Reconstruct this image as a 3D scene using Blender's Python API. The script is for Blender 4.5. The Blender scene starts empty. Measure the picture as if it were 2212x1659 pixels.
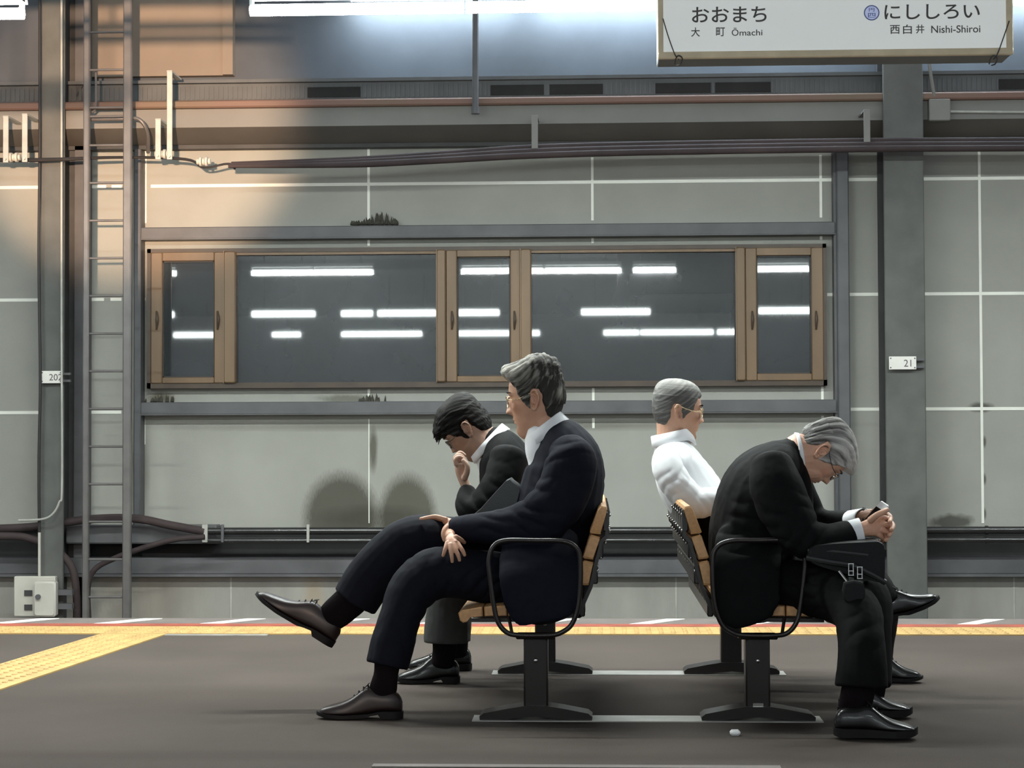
import bpy, math, random
import numpy as np
from mathutils import Vector, Matrix
random.seed(7); rng = np.random.default_rng(7)
SC = bpy.context.scene
COL = SC.collection

# ------------------------------------------------------------------ camera, world, exposure
W, H, FPX = 2212, 1659, 4000.0
EYE = 0.989
def _cam_axes():
    n = np.array([1282 - 1106, -(937 - 829.5), -FPX]); n /= np.linalg.norm(n)
    r = math.radians(0.2); a = np.array([math.cos(r), math.sin(r), 0.0])
    x = a - (a @ n) * n; x /= np.linalg.norm(x)
    return np.stack([x, n, np.cross(x, n)], 1)
CAMM = _cam_axes()
cd = bpy.data.cameras.new('camera'); cam = bpy.data.objects.new('camera', cd); COL.objects.link(cam)
cd.sensor_width = 36.0; cd.lens = FPX / W * 36.0; cd.clip_start = 0.05; cd.clip_end = 200
R3 = Matrix([[float(v) for v in row] for row in CAMM.T])
cam.matrix_world = Matrix.Translation((0, 0, EYE)) @ R3.to_4x4()
SC.camera = cam

world = bpy.data.worlds.new('night'); SC.world = world; world.use_nodes = True
bg = world.node_tree.nodes['Background']; bg.inputs[0].default_value = (0.80, 0.86, 0.92, 1); bg.inputs[1].default_value = 0.60
SC.view_settings.view_transform = 'Standard'; SC.view_settings.look = 'None'
SC.view_settings.gamma = 1.0; SC.view_settings.use_curve_mapping = False
SC.view_settings.exposure = 0.0
LAMP_W = 62.0      # watts of one 1.2 m fluorescent tube over the platform
def add_warm_spots():
    """added spots imitating a warm window reflection upper left and warming the near floor"""
    for (loc, tgt, deg, blend, pw, colr) in (
            ((-0.9, -0.8, 1.75), P(285, 250, 13.3), 11.0, 0.6, 14500, (1.0, 0.66, 0.43)),
            ((-1.2, -0.6, 1.7), P(60, 1560, 7.0), 26, 1.0, 420, (1.0, 0.62, 0.42))):
        ld = bpy.data.lights.new('added_warm_spot', 'SPOT'); ld.energy = pw; ld.color = colr  # added light, not a fitting of the carriage
        ld.spot_size = math.radians(deg); ld.spot_blend = blend; ld.shadow_soft_size = 0.10
        lo = bpy.data.objects.new('added_warm_spot', ld); COL.objects.link(lo); lo.location = loc
        lo.rotation_euler = (Vector(tgt) - Vector(loc)).to_track_quat('-Z', 'Y').to_euler()

def P(px, py, Y):
    d = CAMM.T @ np.array([px - 1106.0, -(py - 829.5), -FPX])
    d = d * (Y / d[1]); return np.array([d[0], Y, d[2] + EYE])
def S(Y): return Y / FPX            # metres per pixel at depth Y

# ------------------------------------------------------------------ materials
def mat(name, color, rough=0.6, metal=0.0, var=0.12, scale=6.0, bump=0.0, bscale=80.0, spec=0.5, stretch=None, color2=None,
        sheen=0.0, coat=0.0, coat_rough=0.1, attr=None, attr_cols=None, detail=6, emit=None, estr=0.0, voronoi=False):
    m = bpy.data.materials.new(name); m.use_nodes = True
    nt = m.node_tree; N = nt.nodes; L = nt.links; b = N['Principled BSDF']
    b.inputs['Roughness'].default_value = rough; b.inputs['Metallic'].default_value = metal
    b.inputs['Specular IOR Level'].default_value = spec
    if sheen: b.inputs['Sheen Weight'].default_value = sheen
    if coat: b.inputs['Coat Weight'].default_value = coat; b.inputs['Coat Roughness'].default_value = coat_rough
    tc = N.new('ShaderNodeTexCoord'); mp = N.new('ShaderNodeMapping'); L.new(tc.outputs['Object'], mp.inputs[0])
    if stretch: mp.inputs['Scale'].default_value = stretch
    nz = N.new('ShaderNodeTexNoise'); nz.inputs['Scale'].default_value = scale; nz.inputs['Detail'].default_value = detail
    L.new(mp.outputs[0], nz.inputs['Vector'])
    rp = N.new('ShaderNodeValToRGB'); L.new(nz.outputs['Fac'], rp.inputs[0])
    c = np.array(color); c2 = np.array(color2) if color2 else c * (1 + var)
    c1 = c if color2 else c * (1 - var)
    rp.color_ramp.elements[0].position = 0.3; rp.color_ramp.elements[1].position = 0.7
    rp.color_ramp.elements[0].color = (*c1, 1); rp.color_ramp.elements[1].color = (*c2, 1)
    out = rp.outputs[0]
    if attr:
        at = N.new('ShaderNodeAttribute'); at.attribute_name = attr
        r2 = N.new('ShaderNodeValToRGB'); L.new(at.outputs['Fac'], r2.inputs[0])
        el = r2.color_ramp.elements
        while len(el) < len(attr_cols): el.new(0.5)
        for e, (p_, c_) in zip(el, attr_cols): e.position = p_; e.color = (*c_, 1)
        mx = N.new('ShaderNodeMix'); mx.data_type = 'RGBA'; mx.blend_type = 'MULTIPLY'; mx.inputs[0].default_value = 1.0
        L.new(out, mx.inputs[6]); L.new(r2.outputs[0], mx.inputs[7]); out = mx.outputs[2]
    L.new(out, b.inputs['Base Color'])
    if bump:
        n2 = N.new('ShaderNodeTexVoronoi' if voronoi else 'ShaderNodeTexNoise'); n2.inputs['Scale'].default_value = bscale
        L.new(mp.outputs[0], n2.inputs['Vector'])
        bp = N.new('ShaderNodeBump'); bp.inputs['Strength'].default_value = bump; bp.inputs['Distance'].default_value = 0.004
        L.new(n2.outputs[0], bp.inputs['Height']); L.new(bp.outputs[0], b.inputs['Normal'])
    if emit:
        b.inputs['Emission Color'].default_value = (*emit, 1); b.inputs['Emission Strength'].default_value = estr
    m['out'] = 1
    return m
def base_socket(m):
    b = m.node_tree.nodes['Principled BSDF']; return b.inputs['Base Color'].links[0].from_socket, b
def stain_shade(m, c, r, dark, soft=0.25, wob=0.5, nscale=6.0, streak=None):
    """multiply a stain or shade of its own shape (ellipse with a ragged rim into the base colour"""
    nt = m.node_tree; N = nt.nodes; L = nt.links; src, b = base_socket(m)
    tc = N.new('ShaderNodeTexCoord'); mp = N.new('ShaderNodeMapping'); mp.vector_type = 'TEXTURE'
    mp.inputs['Location'].default_value = c; mp.inputs['Scale'].default_value = r
    L.new(tc.outputs['Object'], mp.inputs[0])
    ln = N.new('ShaderNodeVectorMath'); ln.operation = 'LENGTH'; L.new(mp.outputs[0], ln.inputs[0])
    nz = N.new('ShaderNodeTexNoise'); nz.inputs['Scale'].default_value = nscale; nz.inputs['Detail'].default_value = 8
    if streak:
        m2 = N.new('ShaderNodeMapping'); m2.inputs['Scale'].default_value = streak; L.new(tc.outputs['Object'], m2.inputs[0]); L.new(m2.outputs[0], nz.inputs['Vector'])
    else: L.new(tc.outputs['Object'], nz.inputs['Vector'])
    ad = N.new('ShaderNodeMath'); ad.operation = 'MULTIPLY_ADD'; L.new(nz.outputs['Fac'], ad.inputs[0]); ad.inputs[1].default_value = wob; L.new(ln.outputs['Value'], ad.inputs[2])
    mr = N.new('ShaderNodeMapRange'); L.new(ad.outputs[0], mr.inputs[0])
    mr.inputs[1].default_value = 1 + wob * .5 - soft; mr.inputs[2].default_value = 1 + wob * .5
    mr.inputs[3].default_value = 1.0; mr.inputs[4].default_value = 0.0
    mx = N.new('ShaderNodeMix'); mx.data_type = 'RGBA'; mx.blend_type = 'MULTIPLY'
    L.new(mr.outputs[0], mx.inputs[0]); L.new(src, mx.inputs[6]); mx.inputs[7].default_value = (*dark, 1)
    L.new(mx.outputs[2], b.inputs['Base Color'])

M = {}
M['wall'] = mat('wall_panel_grey', (0.335, 0.335, 0.30), .8, var=.07, scale=2.2, bump=.15, bscale=120)
M['concrete'] = mat('bare_concrete', (0.30, 0.29, 0.26), .85, var=.16, scale=3.5, bump=.3, bscale=60, stretch=(1, 1, .35))
M['joint'] = mat('white_joint_seal', (0.86, 0.86, 0.78), .5, var=.05)
M['steel'] = mat('painted_grey_steel', (0.092, 0.092, 0.097), .5, metal=.0, var=.22, scale=4, bump=.1, bscale=40)
M['column'] = mat('column_paint', (0.095, 0.098, 0.090), .6, var=.2, scale=5, bump=.1, bscale=50)
M['steel_dark'] = mat('dark_steel_flange', (0.045, 0.045, 0.045), .6, var=.2)
M['steel_light'] = mat('pale_galvanised', (0.42, 0.42, 0.38), .45, metal=.2, var=.15, scale=9)
M['ladder'] = mat('ladder_aluminium', (0.14, 0.132, 0.128), .4, metal=.3, var=.15, scale=8)
M['black'] = mat('black_rubber', (0.02, 0.018, 0.018), .5, var=.2)
M['cable'] = mat('brown_black_cable', (0.040, 0.027, 0.027), .8, var=.3, scale=3)
M['pipe_dark'] = mat('black_glossy_conduit', (0.018, 0.018, 0.017), .2, var=.2, spec=.7)
M['void'] = mat('dark_recess', (0.018, 0.018, 0.018), .9, var=.2)
M['upper'] = mat('upper_night_wall', (0.07, 0.08, 0.095), .7, var=.25, scale=1.3)
M['louver'] = mat('louver_grey', (0.09, 0.097, 0.10), .6, var=.12, bump=.4, bscale=1.0)
M['red'] = mat('red_oxide_strip', (0.20, 0.10, 0.085), .6, color2=(0.16, 0.115, 0.075), scale=.8)
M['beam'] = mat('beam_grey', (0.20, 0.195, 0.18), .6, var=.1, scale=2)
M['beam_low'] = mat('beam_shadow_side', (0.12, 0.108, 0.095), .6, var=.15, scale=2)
M['beige'] = mat('beige_reflection_panel', (0.22, 0.175, 0.135), .7, var=.04)
M['bronze'] = mat('bronze_window_frame', (0.155, 0.098, 0.052), .42, var=.18, scale=5, stretch=(1, 1, .2), metal=.15)
M['bronze_dark'] = mat('dark_bronze', (0.055, 0.036, 0.022), .45, var=.2)
M['pane'] = mat('dark_window_pane', (0.016, 0.020, 0.022), .25, var=.35, scale=1.6, spec=.25, coat=1.0, coat_rough=.022)
M['asphalt'] = mat('platform_asphalt', (0.060, 0.049, 0.042), .92, var=.16, scale=1.1, bump=.5, bscale=170, spec=.15)
M['yellow'] = mat('yellow_tactile', (0.38, 0.245, 0.085), .6, var=.18, scale=9)
M['red_line'] = mat('red_edge_line', (0.26, 0.055, 0.03), .6, var=.25, scale=9)
M['edge'] = mat('edge_concrete', (0.12, 0.10, 0.09), .8, var=.15, scale=5)
M['white'] = mat('white_paint', (0.75, 0.73, 0.68), .6, var=.08, scale=8)
M['box'] = mat('junction_box_ivory', (0.52, 0.50, 0.44), .5, var=.08, scale=6)
M['metal_plate'] = mat('floor_rail_metal', (0.42, 0.41, 0.38), .35, metal=.5, var=.2, scale=9)
M['wood'] = mat('bench_wood', (0.50, 0.27, 0.115), .45, var=.14, scale=14, stretch=(6, .6, 6), bump=.05, bscale=50)
M['wood_back'] = mat('bench_wood_shaded_rear', (0.05, 0.032, 0.022), .5, var=.2, scale=8)  # wood copy with the shade of the bench rear in its colour
M['bench'] = mat('bench_dark_brown_steel', (0.014, 0.010, 0.009), .32, metal=.25, var=.15, spec=.6)
M['bolt'] = mat('chrome_bolt', (0.6, 0.6, 0.58), .2, metal=1.0, var=.05)
M['navy'] = mat('navy_suit_cloth', (0.0062, 0.0070, 0.0135), .8, var=.12, scale=30, sheen=.0, bump=.12, bscale=700, spec=.12)
M['navy_tr'] = mat('navy_trouser_cloth', (0.0058, 0.0062, 0.0105), .8, var=.12, scale=30, sheen=.0, bump=.12, bscale=700, spec=.12)
M['blacksuit'] = mat('black_suit_cloth', (0.0042, 0.0044, 0.0046), .8, var=.12, scale=30, sheen=.0, bump=.12, bscale=700, spec=.12)
M['blacktr'] = mat('black_trouser_cloth', (0.0038, 0.0038, 0.0038), .8, var=.1, scale=30, sheen=.0, bump=.1, bscale=700, spec=.12)
M['greytr'] = mat('grey_trouser_cloth', (0.055, 0.056, 0.054), .85, var=.1, scale=30, sheen=.0, bump=.12, bscale=700, spec=.12)
M['shirt'] = mat('white_shirt_cotton', (0.80, 0.81, 0.83), .75, var=.03, scale=10, bump=.06, bscale=500, sheen=.1)
M['sock'] = mat('dark_ribbed_sock', (0.006, 0.004, 0.005), .9, var=.2, bump=.4, bscale=300, stretch=(1, 1, .2), spec=.08)
M['shoe_brown'] = mat('dark_brown_leather', (0.016, 0.008, 0.007), .4, var=.25, scale=8, coat=.15, coat_rough=.25, spec=.35)
M['shoe_black'] = mat('polished_black_leather', (0.006, 0.006, 0.006), .28, var=.2, coat=.3, coat_rough=.1, spec=.35)
M['sole'] = mat('shoe_sole_black', (0.007, 0.006, 0.006), .6, var=.2, spec=.2)
M['leather'] = mat('black_leather', (0.018, 0.020, 0.020), .42, var=.2, spec=.5, bump=.15, bscale=160)
M['bagcloth'] = mat('black_nylon_bag', (0.005, 0.005, 0.0055), .7, var=.2, bump=.3, bscale=300, spec=.3)
M['phone_white'] = mat('phone_white_case', (0.85, 0.85, 0.84), .25, var=.02)
M['screen'] = mat('phone_dark_screen', (0.008, 0.008, 0.01), .08, var=.1)
M['gold'] = mat('pale_gold_metal', (0.85, 0.68, 0.42), .25, metal=.9, var=.05)
M['frame_black'] = mat('black_spectacle_frame', (0.02, 0.018, 0.018), .25, var=.1)
M['tube'] = mat('fluorescent_tube', (1, 1, 1), .5, emit=(0.90, 1.0, 0.98), estr=55.0)
M['fixture'] = mat('lamp_fixture_white', (0.7, 0.72, 0.72), .4, var=.04)
M['sign_face'] = mat('backlit_sign_face', (0.62, 0.64, 0.62), .5, var=.02, emit=(0.86, 0.90, 0.88), estr=.33)
M['sign_frame'] = mat('cream_sign_frame', (0.70, 0.58, 0.40), .5, var=.12, scale=10)
M['ink'] = mat('sign_ink_brown_grey', (0.085, 0.075, 0.075), .6, var=.05)
M['ink_blue'] = mat('sign_ink_blue', (0.14, 0.19, 0.42), .6, var=.05)
M['disc'] = mat('sign_badge_pale_blue', (0.55, 0.60, 0.85), .6, var=.03, emit=(.6, .66, .95), estr=.25)
M['ceiling'] = mat('canopy_ceiling', (0.30, 0.31, 0.32), .8, var=.1)
M['moss'] = mat('dry_moss', (0.05, 0.048, 0.036), .95, var=.4, scale=40)
M['lens'] = mat('clear_lens', (1, 1, 1), .02, var=0)
M['lens'].node_tree.nodes['Principled BSDF'].inputs['Transmission Weight'].default_value = 0.97
M['lens'].node_tree.nodes['Principled BSDF'].inputs['IOR'].default_value = 1.15
SKIN_ATTR = [(0.0, (0.34, 0.24, 0.22)), (0.5, (1, 1, 1)), (1.0, (1.05, .70, .62))]
def skin(name, c): return mat(name, c, .5, var=.07, scale=22, bump=.10, bscale=260, spec=.4, attr='tone', attr_cols=SKIN_ATTR)
M['skinA'] = skin('skin_tan_a', (0.56, 0.310, 0.205)); M['skinB'] = skin('skin_tan_b', (0.34, 0.205, 0.145))
M['skinC'] = skin('skin_tan_c', (0.52, 0.300, 0.205)); M['skinD'] = skin('skin_tan_d', (0.62, 0.355, 0.245))
def hairm(name, a, b_): return mat(name, (1, 1, 1), .62, var=0, spec=.12, attr='tone', attr_cols=[(0.25, a), (0.95, b_)])
M['hairA'] = hairm('swept_grey_hair', (0.035, 0.032, 0.028), (0.40, 0.38, 0.33))
M['hairB'] = hairm('black_hair', (0.003, 0.0027, 0.0023), (0.011, 0.0095, 0.008))
M['hairC'] = hairm('short_grey_hair', (0.085, 0.083, 0.08), (0.32, 0.31, 0.29))
M['hairD'] = hairm('silver_grey_hair', (0.07, 0.066, 0.062), (0.55, 0.53, 0.50))

# ------------------------------------------------------------------ mesh tools
class MB:
    def __init__(s): s.v = []; s.f = []; s.mi = []; s.n = 0
    def add(s, v, f):
        v = np.asarray(v, float); s.v.append(v); s.f += [tuple(int(i) + s.n for i in q) for q in f]; s.n += len(v); return s
    def box(s, x0, x1, y0, y1, z0, z1, bev=0.0):
        x0, x1 = sorted((x0, x1)); y0, y1 = sorted((y0, y1)); z0, z1 = sorted((z0, z1))
        if bev <= 0:
            v = [(x, y, z) for x in (x0, x1) for y in (y0, y1) for z in (z0, z1)]
            return s.add(v, [(0, 1, 3, 2), (4, 6, 7, 5), (0, 4, 5, 1), (2, 3, 7, 6), (0, 2, 6, 4), (1, 5, 7, 3)])
        b = min(bev, (x1 - x0) * .45, (z1 - z0) * .45, (y1 - y0) * .45)
        out = [(x0 + b, z0), (x1 - b, z0), (x1, z0 + b), (x1, z1 - b), (x1 - b, z1), (x0 + b, z1), (x0, z1 - b), (x0, z0 + b)]
        cx, cz = (x0 + x1) / 2, (z0 + z1) / 2
        def sh(p): return (cx + (p[0] - cx) * (1 - 2 * b / (x1 - x0)), cz + (p[1] - cz) * (1 - 2 * b / (z1 - z0)))
        rings = [([sh(p) for p in out], y0), (out, y0 + b), (out, y1 - b), ([sh(p) for p in out], y1)]
        v = [(x, y, z) for r, y in rings for x, z in r]; f = []
        for k in range(3):
            for i in range(8): j = (i + 1) % 8; f.append((k * 8 + i, k * 8 + j, k * 8 + 8 + j, k * 8 + 8 + i))
        f.append(tuple(range(7, -1, -1))); f.append(tuple(range(24, 32)))
        return s.add(v, f)
    def prism(s, poly, y0, y1):                    # polygon of (x,z) run along Y
        n = len(poly); v = [(x, y0, z) for x, z in poly] + [(x, y1, z) for x, z in poly]
        f = [(i, (i + 1) % n, n + (i + 1) % n, n + i) for i in range(n)] + [tuple(range(n - 1, -1, -1)), tuple(range(n, 2 * n))]
        return s.add(v, f)
    def prism_x(s, poly, x0, x1):                  # polygon of (y,z) run along X
        n = len(poly); v = [(x0, y, z) for y, z in poly] + [(x1, y, z) for y, z in poly]
        f = [(i, (i + 1) % n, n + (i + 1) % n, n + i) for i in range(n)] + [tuple(range(n - 1, -1, -1)), tuple(range(n, 2 * n))]
        return s.add(v, f)
    def tube(s, pts, r, n=10, k=1, closed=False):
        p = np.array(pts, float)
        if k > 1: p = catmull(p, k, closed)
        m = len(p); t = np.roll(p, -1, 0) - np.roll(p, 1, 0)
        if not closed: t[0] = p[1] - p[0]; t[-1] = p[-1] - p[-2]
        t /= np.linalg.norm(t, axis=1)[:, None] + 1e-12
        up = np.array([0, 1., 0]) if abs(t[:, 1]).mean() < .8 else np.array([0, 0, 1.])
        a = np.cross(t, up); a /= np.linalg.norm(a, axis=1)[:, None] + 1e-12; b = np.cross(t, a)
        an = np.linspace(0, 2 * np.pi, n, endpoint=False)
        rr = np.broadcast_to(np.asarray(r, float), (m,)) if np.ndim(r) == 0 or len(np.atleast_1d(r)) == m else np.interp(np.linspace(0, 1, m), np.linspace(0, 1, len(r)), r)
        v = p[:, None] + rr[:, None, None] * (np.cos(an)[None, :, None] * a[:, None] + np.sin(an)[None, :, None] * b[:, None])
        f = []
        for i in range(m if closed else m - 1):
            j = (i + 1) % m
            for q in range(n): w = (q + 1) % n; f.append((i * n + q, i * n + w, j * n + w, j * n + q))
        if not closed: f.append(tuple(range(n - 1, -1, -1))); f.append(tuple(range((m - 1) * n, m * n)))
        return s.add(v.reshape(-1, 3), f)
    def ellipsoid(s, c, r, n=16, m=10, Rm=None):
        v = []; f = []
        for i in range(m + 1):
            th = math.pi * i / m
            for q in range(n):
                ph = 2 * math.pi * q / n; v.append((r[0] * math.sin(th) * math.cos(ph), r[1] * math.sin(th) * math.sin(ph), r[2] * math.cos(th)))
        for i in range(m):
            for q in range(n): w = (q + 1) % n; f.append((i * n + q, (i + 1) * n + q, (i + 1) * n + w, i * n + w))
        v = np.array(v)
        if Rm is not None: v = v @ np.array(Rm).T
        return s.add(v + np.array(c), f)
    def data(s): return np.concatenate(s.v), s.f

def catmull(p, k, closed=False):
    n = len(p); out = []
    for i in range(n if closed else n - 1):
        if closed: a, b, c, d = p[(i - 1) % n], p[i], p[(i + 1) % n], p[(i + 2) % n]
        else: b, c = p[i], p[i + 1]; a = p[i - 1] if i else 2 * b - c; d = p[i + 2] if i + 2 < n else 2 * c - b
        for j in range(k):
            t = j / k; out.append(.5 * (2 * b + (c - a) * t + (2 * a - 5 * b + 4 * c - d) * t * t + (3 * b - a - 3 * c + d) * t ** 3))
    if not closed: out.append(p[-1])
    return np.array(out)

def make(name, v, f, m, parent=None, origin=None, smooth=True, auto=None):
    v = np.asarray(v, float)
    o0 = np.array(parent['_org']) if parent is not None else (np.array(origin, float) if origin is not None else np.array([v[:, 0].mean(), v[:, 1].mean(), v[:, 2].min()]))
    me = bpy.data.meshes.new(name); me.from_pydata((v - o0).tolist(), [], f); me.materials.append(m)
    if smooth:
        me.polygons.foreach_set('use_smooth', [True] * len(me.polygons))
        if auto is not None: me.set_sharp_from_angle(angle=math.radians(auto))
    me.update()
    o = bpy.data.objects.new(name, me); COL.objects.link(o)
    if parent is not None: o.parent = parent; o['_org'] = [float(x) for x in o0]
    else: o.location = o0; o['_org'] = [float(x) for x in o0]
    return o
def build(mb, name, m, parent=None, origin=None, smooth=True, auto=35):
    v, f = mb.data(); return make(name, v, f, m, parent, origin, smooth, auto)
def empty(name, loc, label=None, cat=None, group=None):
    o = bpy.data.objects.new(name, None); COL.objects.link(o); o.location = [float(x) for x in loc]; o['_org'] = [float(x) for x in loc]
    o.empty_display_size = .1
    return tag(o, label, cat, group)
def tag(o, label=None, cat=None, group=None, kind=None):
    if label: o['label'] = label
    if cat: o['category'] = cat
    if group: o['group'] = group
    if kind: o['kind'] = kind
    return o
def struct(o): o['kind'] = 'structure'; return o
def pxbox(mb, x0, y0, x1, y1, Yf, dep, bev=0.0):   # box whose front face fills these photo pixels at depth Yf
    a = P((x0 + x1) / 2, (y0 + y1) / 2, Yf); hx = (x1 - x0) / 2 * S(Yf); hz = (y1 - y0) / 2 * S(Yf)
    return mb.box(a[0] - hx, a[0] + hx, Yf, Yf + dep, a[2] - hz, a[2] + hz, bev)
def PX(px, Y): return P(px, 937, Y)[0]
def PZ(py, Y, px=1282): return P(px, py, Y)[2]

WY = 13.45        # the wall across the track
XL, XR = PX(-2600, WY), PX(5200, WY)

# ------------------------------------------------------------------ ground
def ky(y): return EYE * FPX / (y - 937.0) * 1.0
edgeY = ky(1335)
mb = MB(); mb.box(-15, 15, 1.9, edgeY - .45, -1.1, 0)
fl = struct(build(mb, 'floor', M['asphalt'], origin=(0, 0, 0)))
stain_shade(M['asphalt'], (-1.2, 6.9, 0), (1.6, .45, 1), (.80, .78, .76), nscale=2, soft=.6)
stain_shade(M['asphalt'], (0.35, 6.75, 0), (1.2, .75, 1), (.62, .62, .62), nscale=3, soft=.7)  # broad darker ellipse on the asphalt around both benches
stain_shade(M['asphalt'], (-.25, 6.35, 0), (.45, .22, 1), (.72, .72, .72), nscale=3, soft=.6)  # smaller darker ellipse near the left bench foot
stain_shade(M['asphalt'], (-1.0, 5.7, 0), (2.6, .12, 1), (.84, .80, .78), nscale=3, soft=.7)
mb = MB(); mb.box(-15, 15, edgeY - .45, edgeY, -1.1, 0.002)
ed = struct(build(mb, 'trim_1', M['edge'], origin=(0, edgeY, 0)))
# painted edge line and slashes are thin paint on the edge
mb = MB(); y0 = ky(1353.5); y1 = ky(1348); mb.box(-15, 15, y0, y1, .002, .005); build(mb, 'painted_line', M['red_line'], ed)
mb = MB()
for k in range(-26, 26):
    x = .18 + k * .56
    q = [(x, ky(1348)), (x + .10, ky(1348)), (x + .30, ky(1337)), (x + .20, ky(1337))]
    v = [(a, b, .0025) for a, b in q] + [(a, b, .0055) for a, b in q]
    mb.add(v, [(0, 3, 2, 1), (4, 5, 6, 7), (0, 1, 5, 4), (1, 2, 6, 5), (2, 3, 7, 6), (3, 0, 4, 7)])
build(mb, 'painted_slash', M['white'], ed)
def tactile(name, x0, x1, y0, y1, label, dx=0.0):
    mb = MB(); s_ = lambda y: dx * (y - y0) / max(1e-6, (y1 - y0))
    v = [(x0, y0, 0.0), (x1, y0, 0), (x1 + dx, y1, 0), (x0 + dx, y1, 0)]
    v = v + [(a, b, .006) for a, b, c in v]
    mb.add(v, [(0, 3, 2, 1), (4, 5, 6, 7), (0, 1, 5, 4), (1, 2, 6, 5), (2, 3, 7, 6), (3, 0, 4, 7)])
    o = build(mb, name, M['yellow'], origin=((x0 + x1) / 2, (y0 + y1) / 2, 0))
    tag(o, label, 'tactile paving')
    mb = MB(); nx = int(abs(x1 - x0) / .06); ny = int((y1 - y0) / .06)
    for i in range(nx):
        for j in range(ny):
            cx = x0 + .03 + i * .06 + dx * (j + .5) / ny; cy = y0 + .03 + j * .06
            mb.tube([(cx, cy, .005), (cx, cy, .011)], [.014, .010], n=8)
    return tag(build(mb, 'raised_dots', M['yellow'], o), kind='stuff')
tactile('tactile_strip', -12, 12, ky(1370), ky(1354.5), 'yellow tactile warning strip along the far platform edge')
tactile('tactile_strip', PX(0, ky(1402)) - .02, PX(0, ky(1402)) + .31, 5.6, ky(1370.5), 'yellow tactile strip running from the left towards the platform edge', dx=.33)
# pale strip at the asphalt rim and faint line nearest the camera
mb = MB(); mb.box(PX(255, 9.4), PX(600, 9.4), ky(1372.5), ky(1370.3), 0, .004)
tag(build(mb, 'metal_strip', M['metal_plate']), 'thin pale metal strip beside the yellow tactile edge, at the left', 'floor strip')
mb = MB(); mb.box(PX(805, 5.55), PX(1680, 5.55), ky(1655), ky(1649), 0, .003)
tag(build(mb, 'floor_strip', M['edge']), 'faint grey line on the asphalt nearest the camera', 'floor strip')
# track bed below
mb = MB(); mb.box(-15, 15, edgeY, WY, -1.35, -1.1); struct(build(mb, 'floor', mat('track_ballast', (.12, .11, .1), .9, var=.4, scale=12, bump=.8, bscale=30), origin=(0, 11, -1.35)))

# ------------------------------------------------------------------ wall across the track
stx = lambda px, py: tuple(P(px, py, WY))
mb = MB(); ztop = PZ(225, WY); zbot = -1.2
mb.box(XL, XR, WY, WY + .2, PZ(1140, WY), ztop)
wall = struct(build(mb, 'wall_back', M['wall'], origin=(0, WY, 0)))
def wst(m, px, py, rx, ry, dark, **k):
    a = P(px, py, WY); stain_shade(m, (a[0], 0, a[2]), (rx * S(WY), 1.0, ry * S(WY)), dark, **k)
wst(M['wall'], 737, 1120, 92, 112, (.27, .26, .225), soft=.30, wob=.25, nscale=9, streak=(22, 1, 3))
wst(M['wall'], 880, 1120, 70, 108, (.30, .29, .25), soft=.30, wob=.25, nscale=9, streak=(22, 1, 3))
wst(M['wall'], 806, 970, 12, 60, (.35, .34, .3), soft=.6, wob=.4, nscale=10)
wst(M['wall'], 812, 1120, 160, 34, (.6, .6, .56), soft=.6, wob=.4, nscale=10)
wst(M['wall'], 1070, 920, 900, 14, (.62, .62, .6), soft=.7, wob=.15)  # shade below the lower rail, painted into the wall colour
wst(M['wall'], 2055, 1128, 58, 20, (.28, .28, .26), soft=.5, wob=.8, nscale=14)
wst(M['wall'], 2118, 880, 32, 13, (.3, .3, .28), soft=.5, wob=.7, nscale=14)
for y in (955, 1035, 1110): wst(M['wall'], 2126, y, 6, 16, (.3, .3, .28), soft=.6, wob=.5)
wst(M['wall'], 745, 862, 70, 13, (.5, .5, .46), soft=.6, wob=.8, nscale=20)
wst(M['wall'], 345, 858, 38, 14, (.4, .36, .3), soft=.6, wob=.8, nscale=20)
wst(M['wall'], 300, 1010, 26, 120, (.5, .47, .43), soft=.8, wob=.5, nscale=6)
mb = MB(); jw = .0115
for (y, segs) in ((395, ((-2500, 86), (195, 228), (240, 262), (303, 311), (325, 1805), (1838, 1902), (2000, 5100))),
                  (641, ((-2500, 86), (195, 224), (238, 262), (303, 314), (1789, 1805), (1838, 1902), (2000, 5100))),
                  (887, ((-2500, 86), (195, 262), (1838, 1902), (2000, 5100)))):
    z = PZ(y, WY, 1106)
    for a, b in segs: mb.box(PX(a, WY), PX(b, WY), WY - .004, WY + .01, z - jw, z + jw)
for (x, segs) in ((313, ((320, 482), (905, 960))), (797, ((320, 482), (513, 531), (840, 868), (905, 1130))), (1282, ((340, 476), (510, 525), (838, 866), (903, 925))),
                  (1777, ((335, 470), (503, 518), (835, 864), (898, 915))), (2121, ((325, 1130),))):
    for a, b in segs:
        xx = PX(x, WY); mb.box(xx - jw * (.8 if a != 905 else .3), xx + jw * (.8 if a != 905 else .3), WY - .0045, WY + .01, PZ(b, WY, x), PZ(a, WY, x))
build(mb, 'joint_seal', M['joint'], wall, smooth=False)
# lower concrete plinth, recess
mb = MB(); mb.box(XL, XR, WY - .10, WY + .2, zbot, PZ(1243, WY - .1)); pl = struct(build(mb, 'wall_back', M['concrete'], origin=(0, WY, -1)))
stain_shade(M['concrete'], (PX(682, WY), -.1, PZ(1290, WY) + 1), (.10, 1, .3), (.98, .86, .74), soft=.7, wob=.5)
stain_shade(M['concrete'], (PX(330, WY), -.1, PZ(1290, WY) + 1), (.5, 1, .5), (.85, .8, .76), soft=.7, wob=.5)
mb = MB()
for x in (505, 1457, 2180): mb.box(PX(x, WY) - .006, PX(x, WY) + .006, WY - .104, WY, zbot, PZ(1245, WY))
build(mb, 'vertical_seam', M['steel_light'], pl)
mb = MB(); mb.box(XL, XR, WY + .06, WY + .2, PZ(1245, WY), PZ(1139, WY)); struct(build(mb, 'trim_2', M['void'], origin=(0, WY, 0)))
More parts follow.
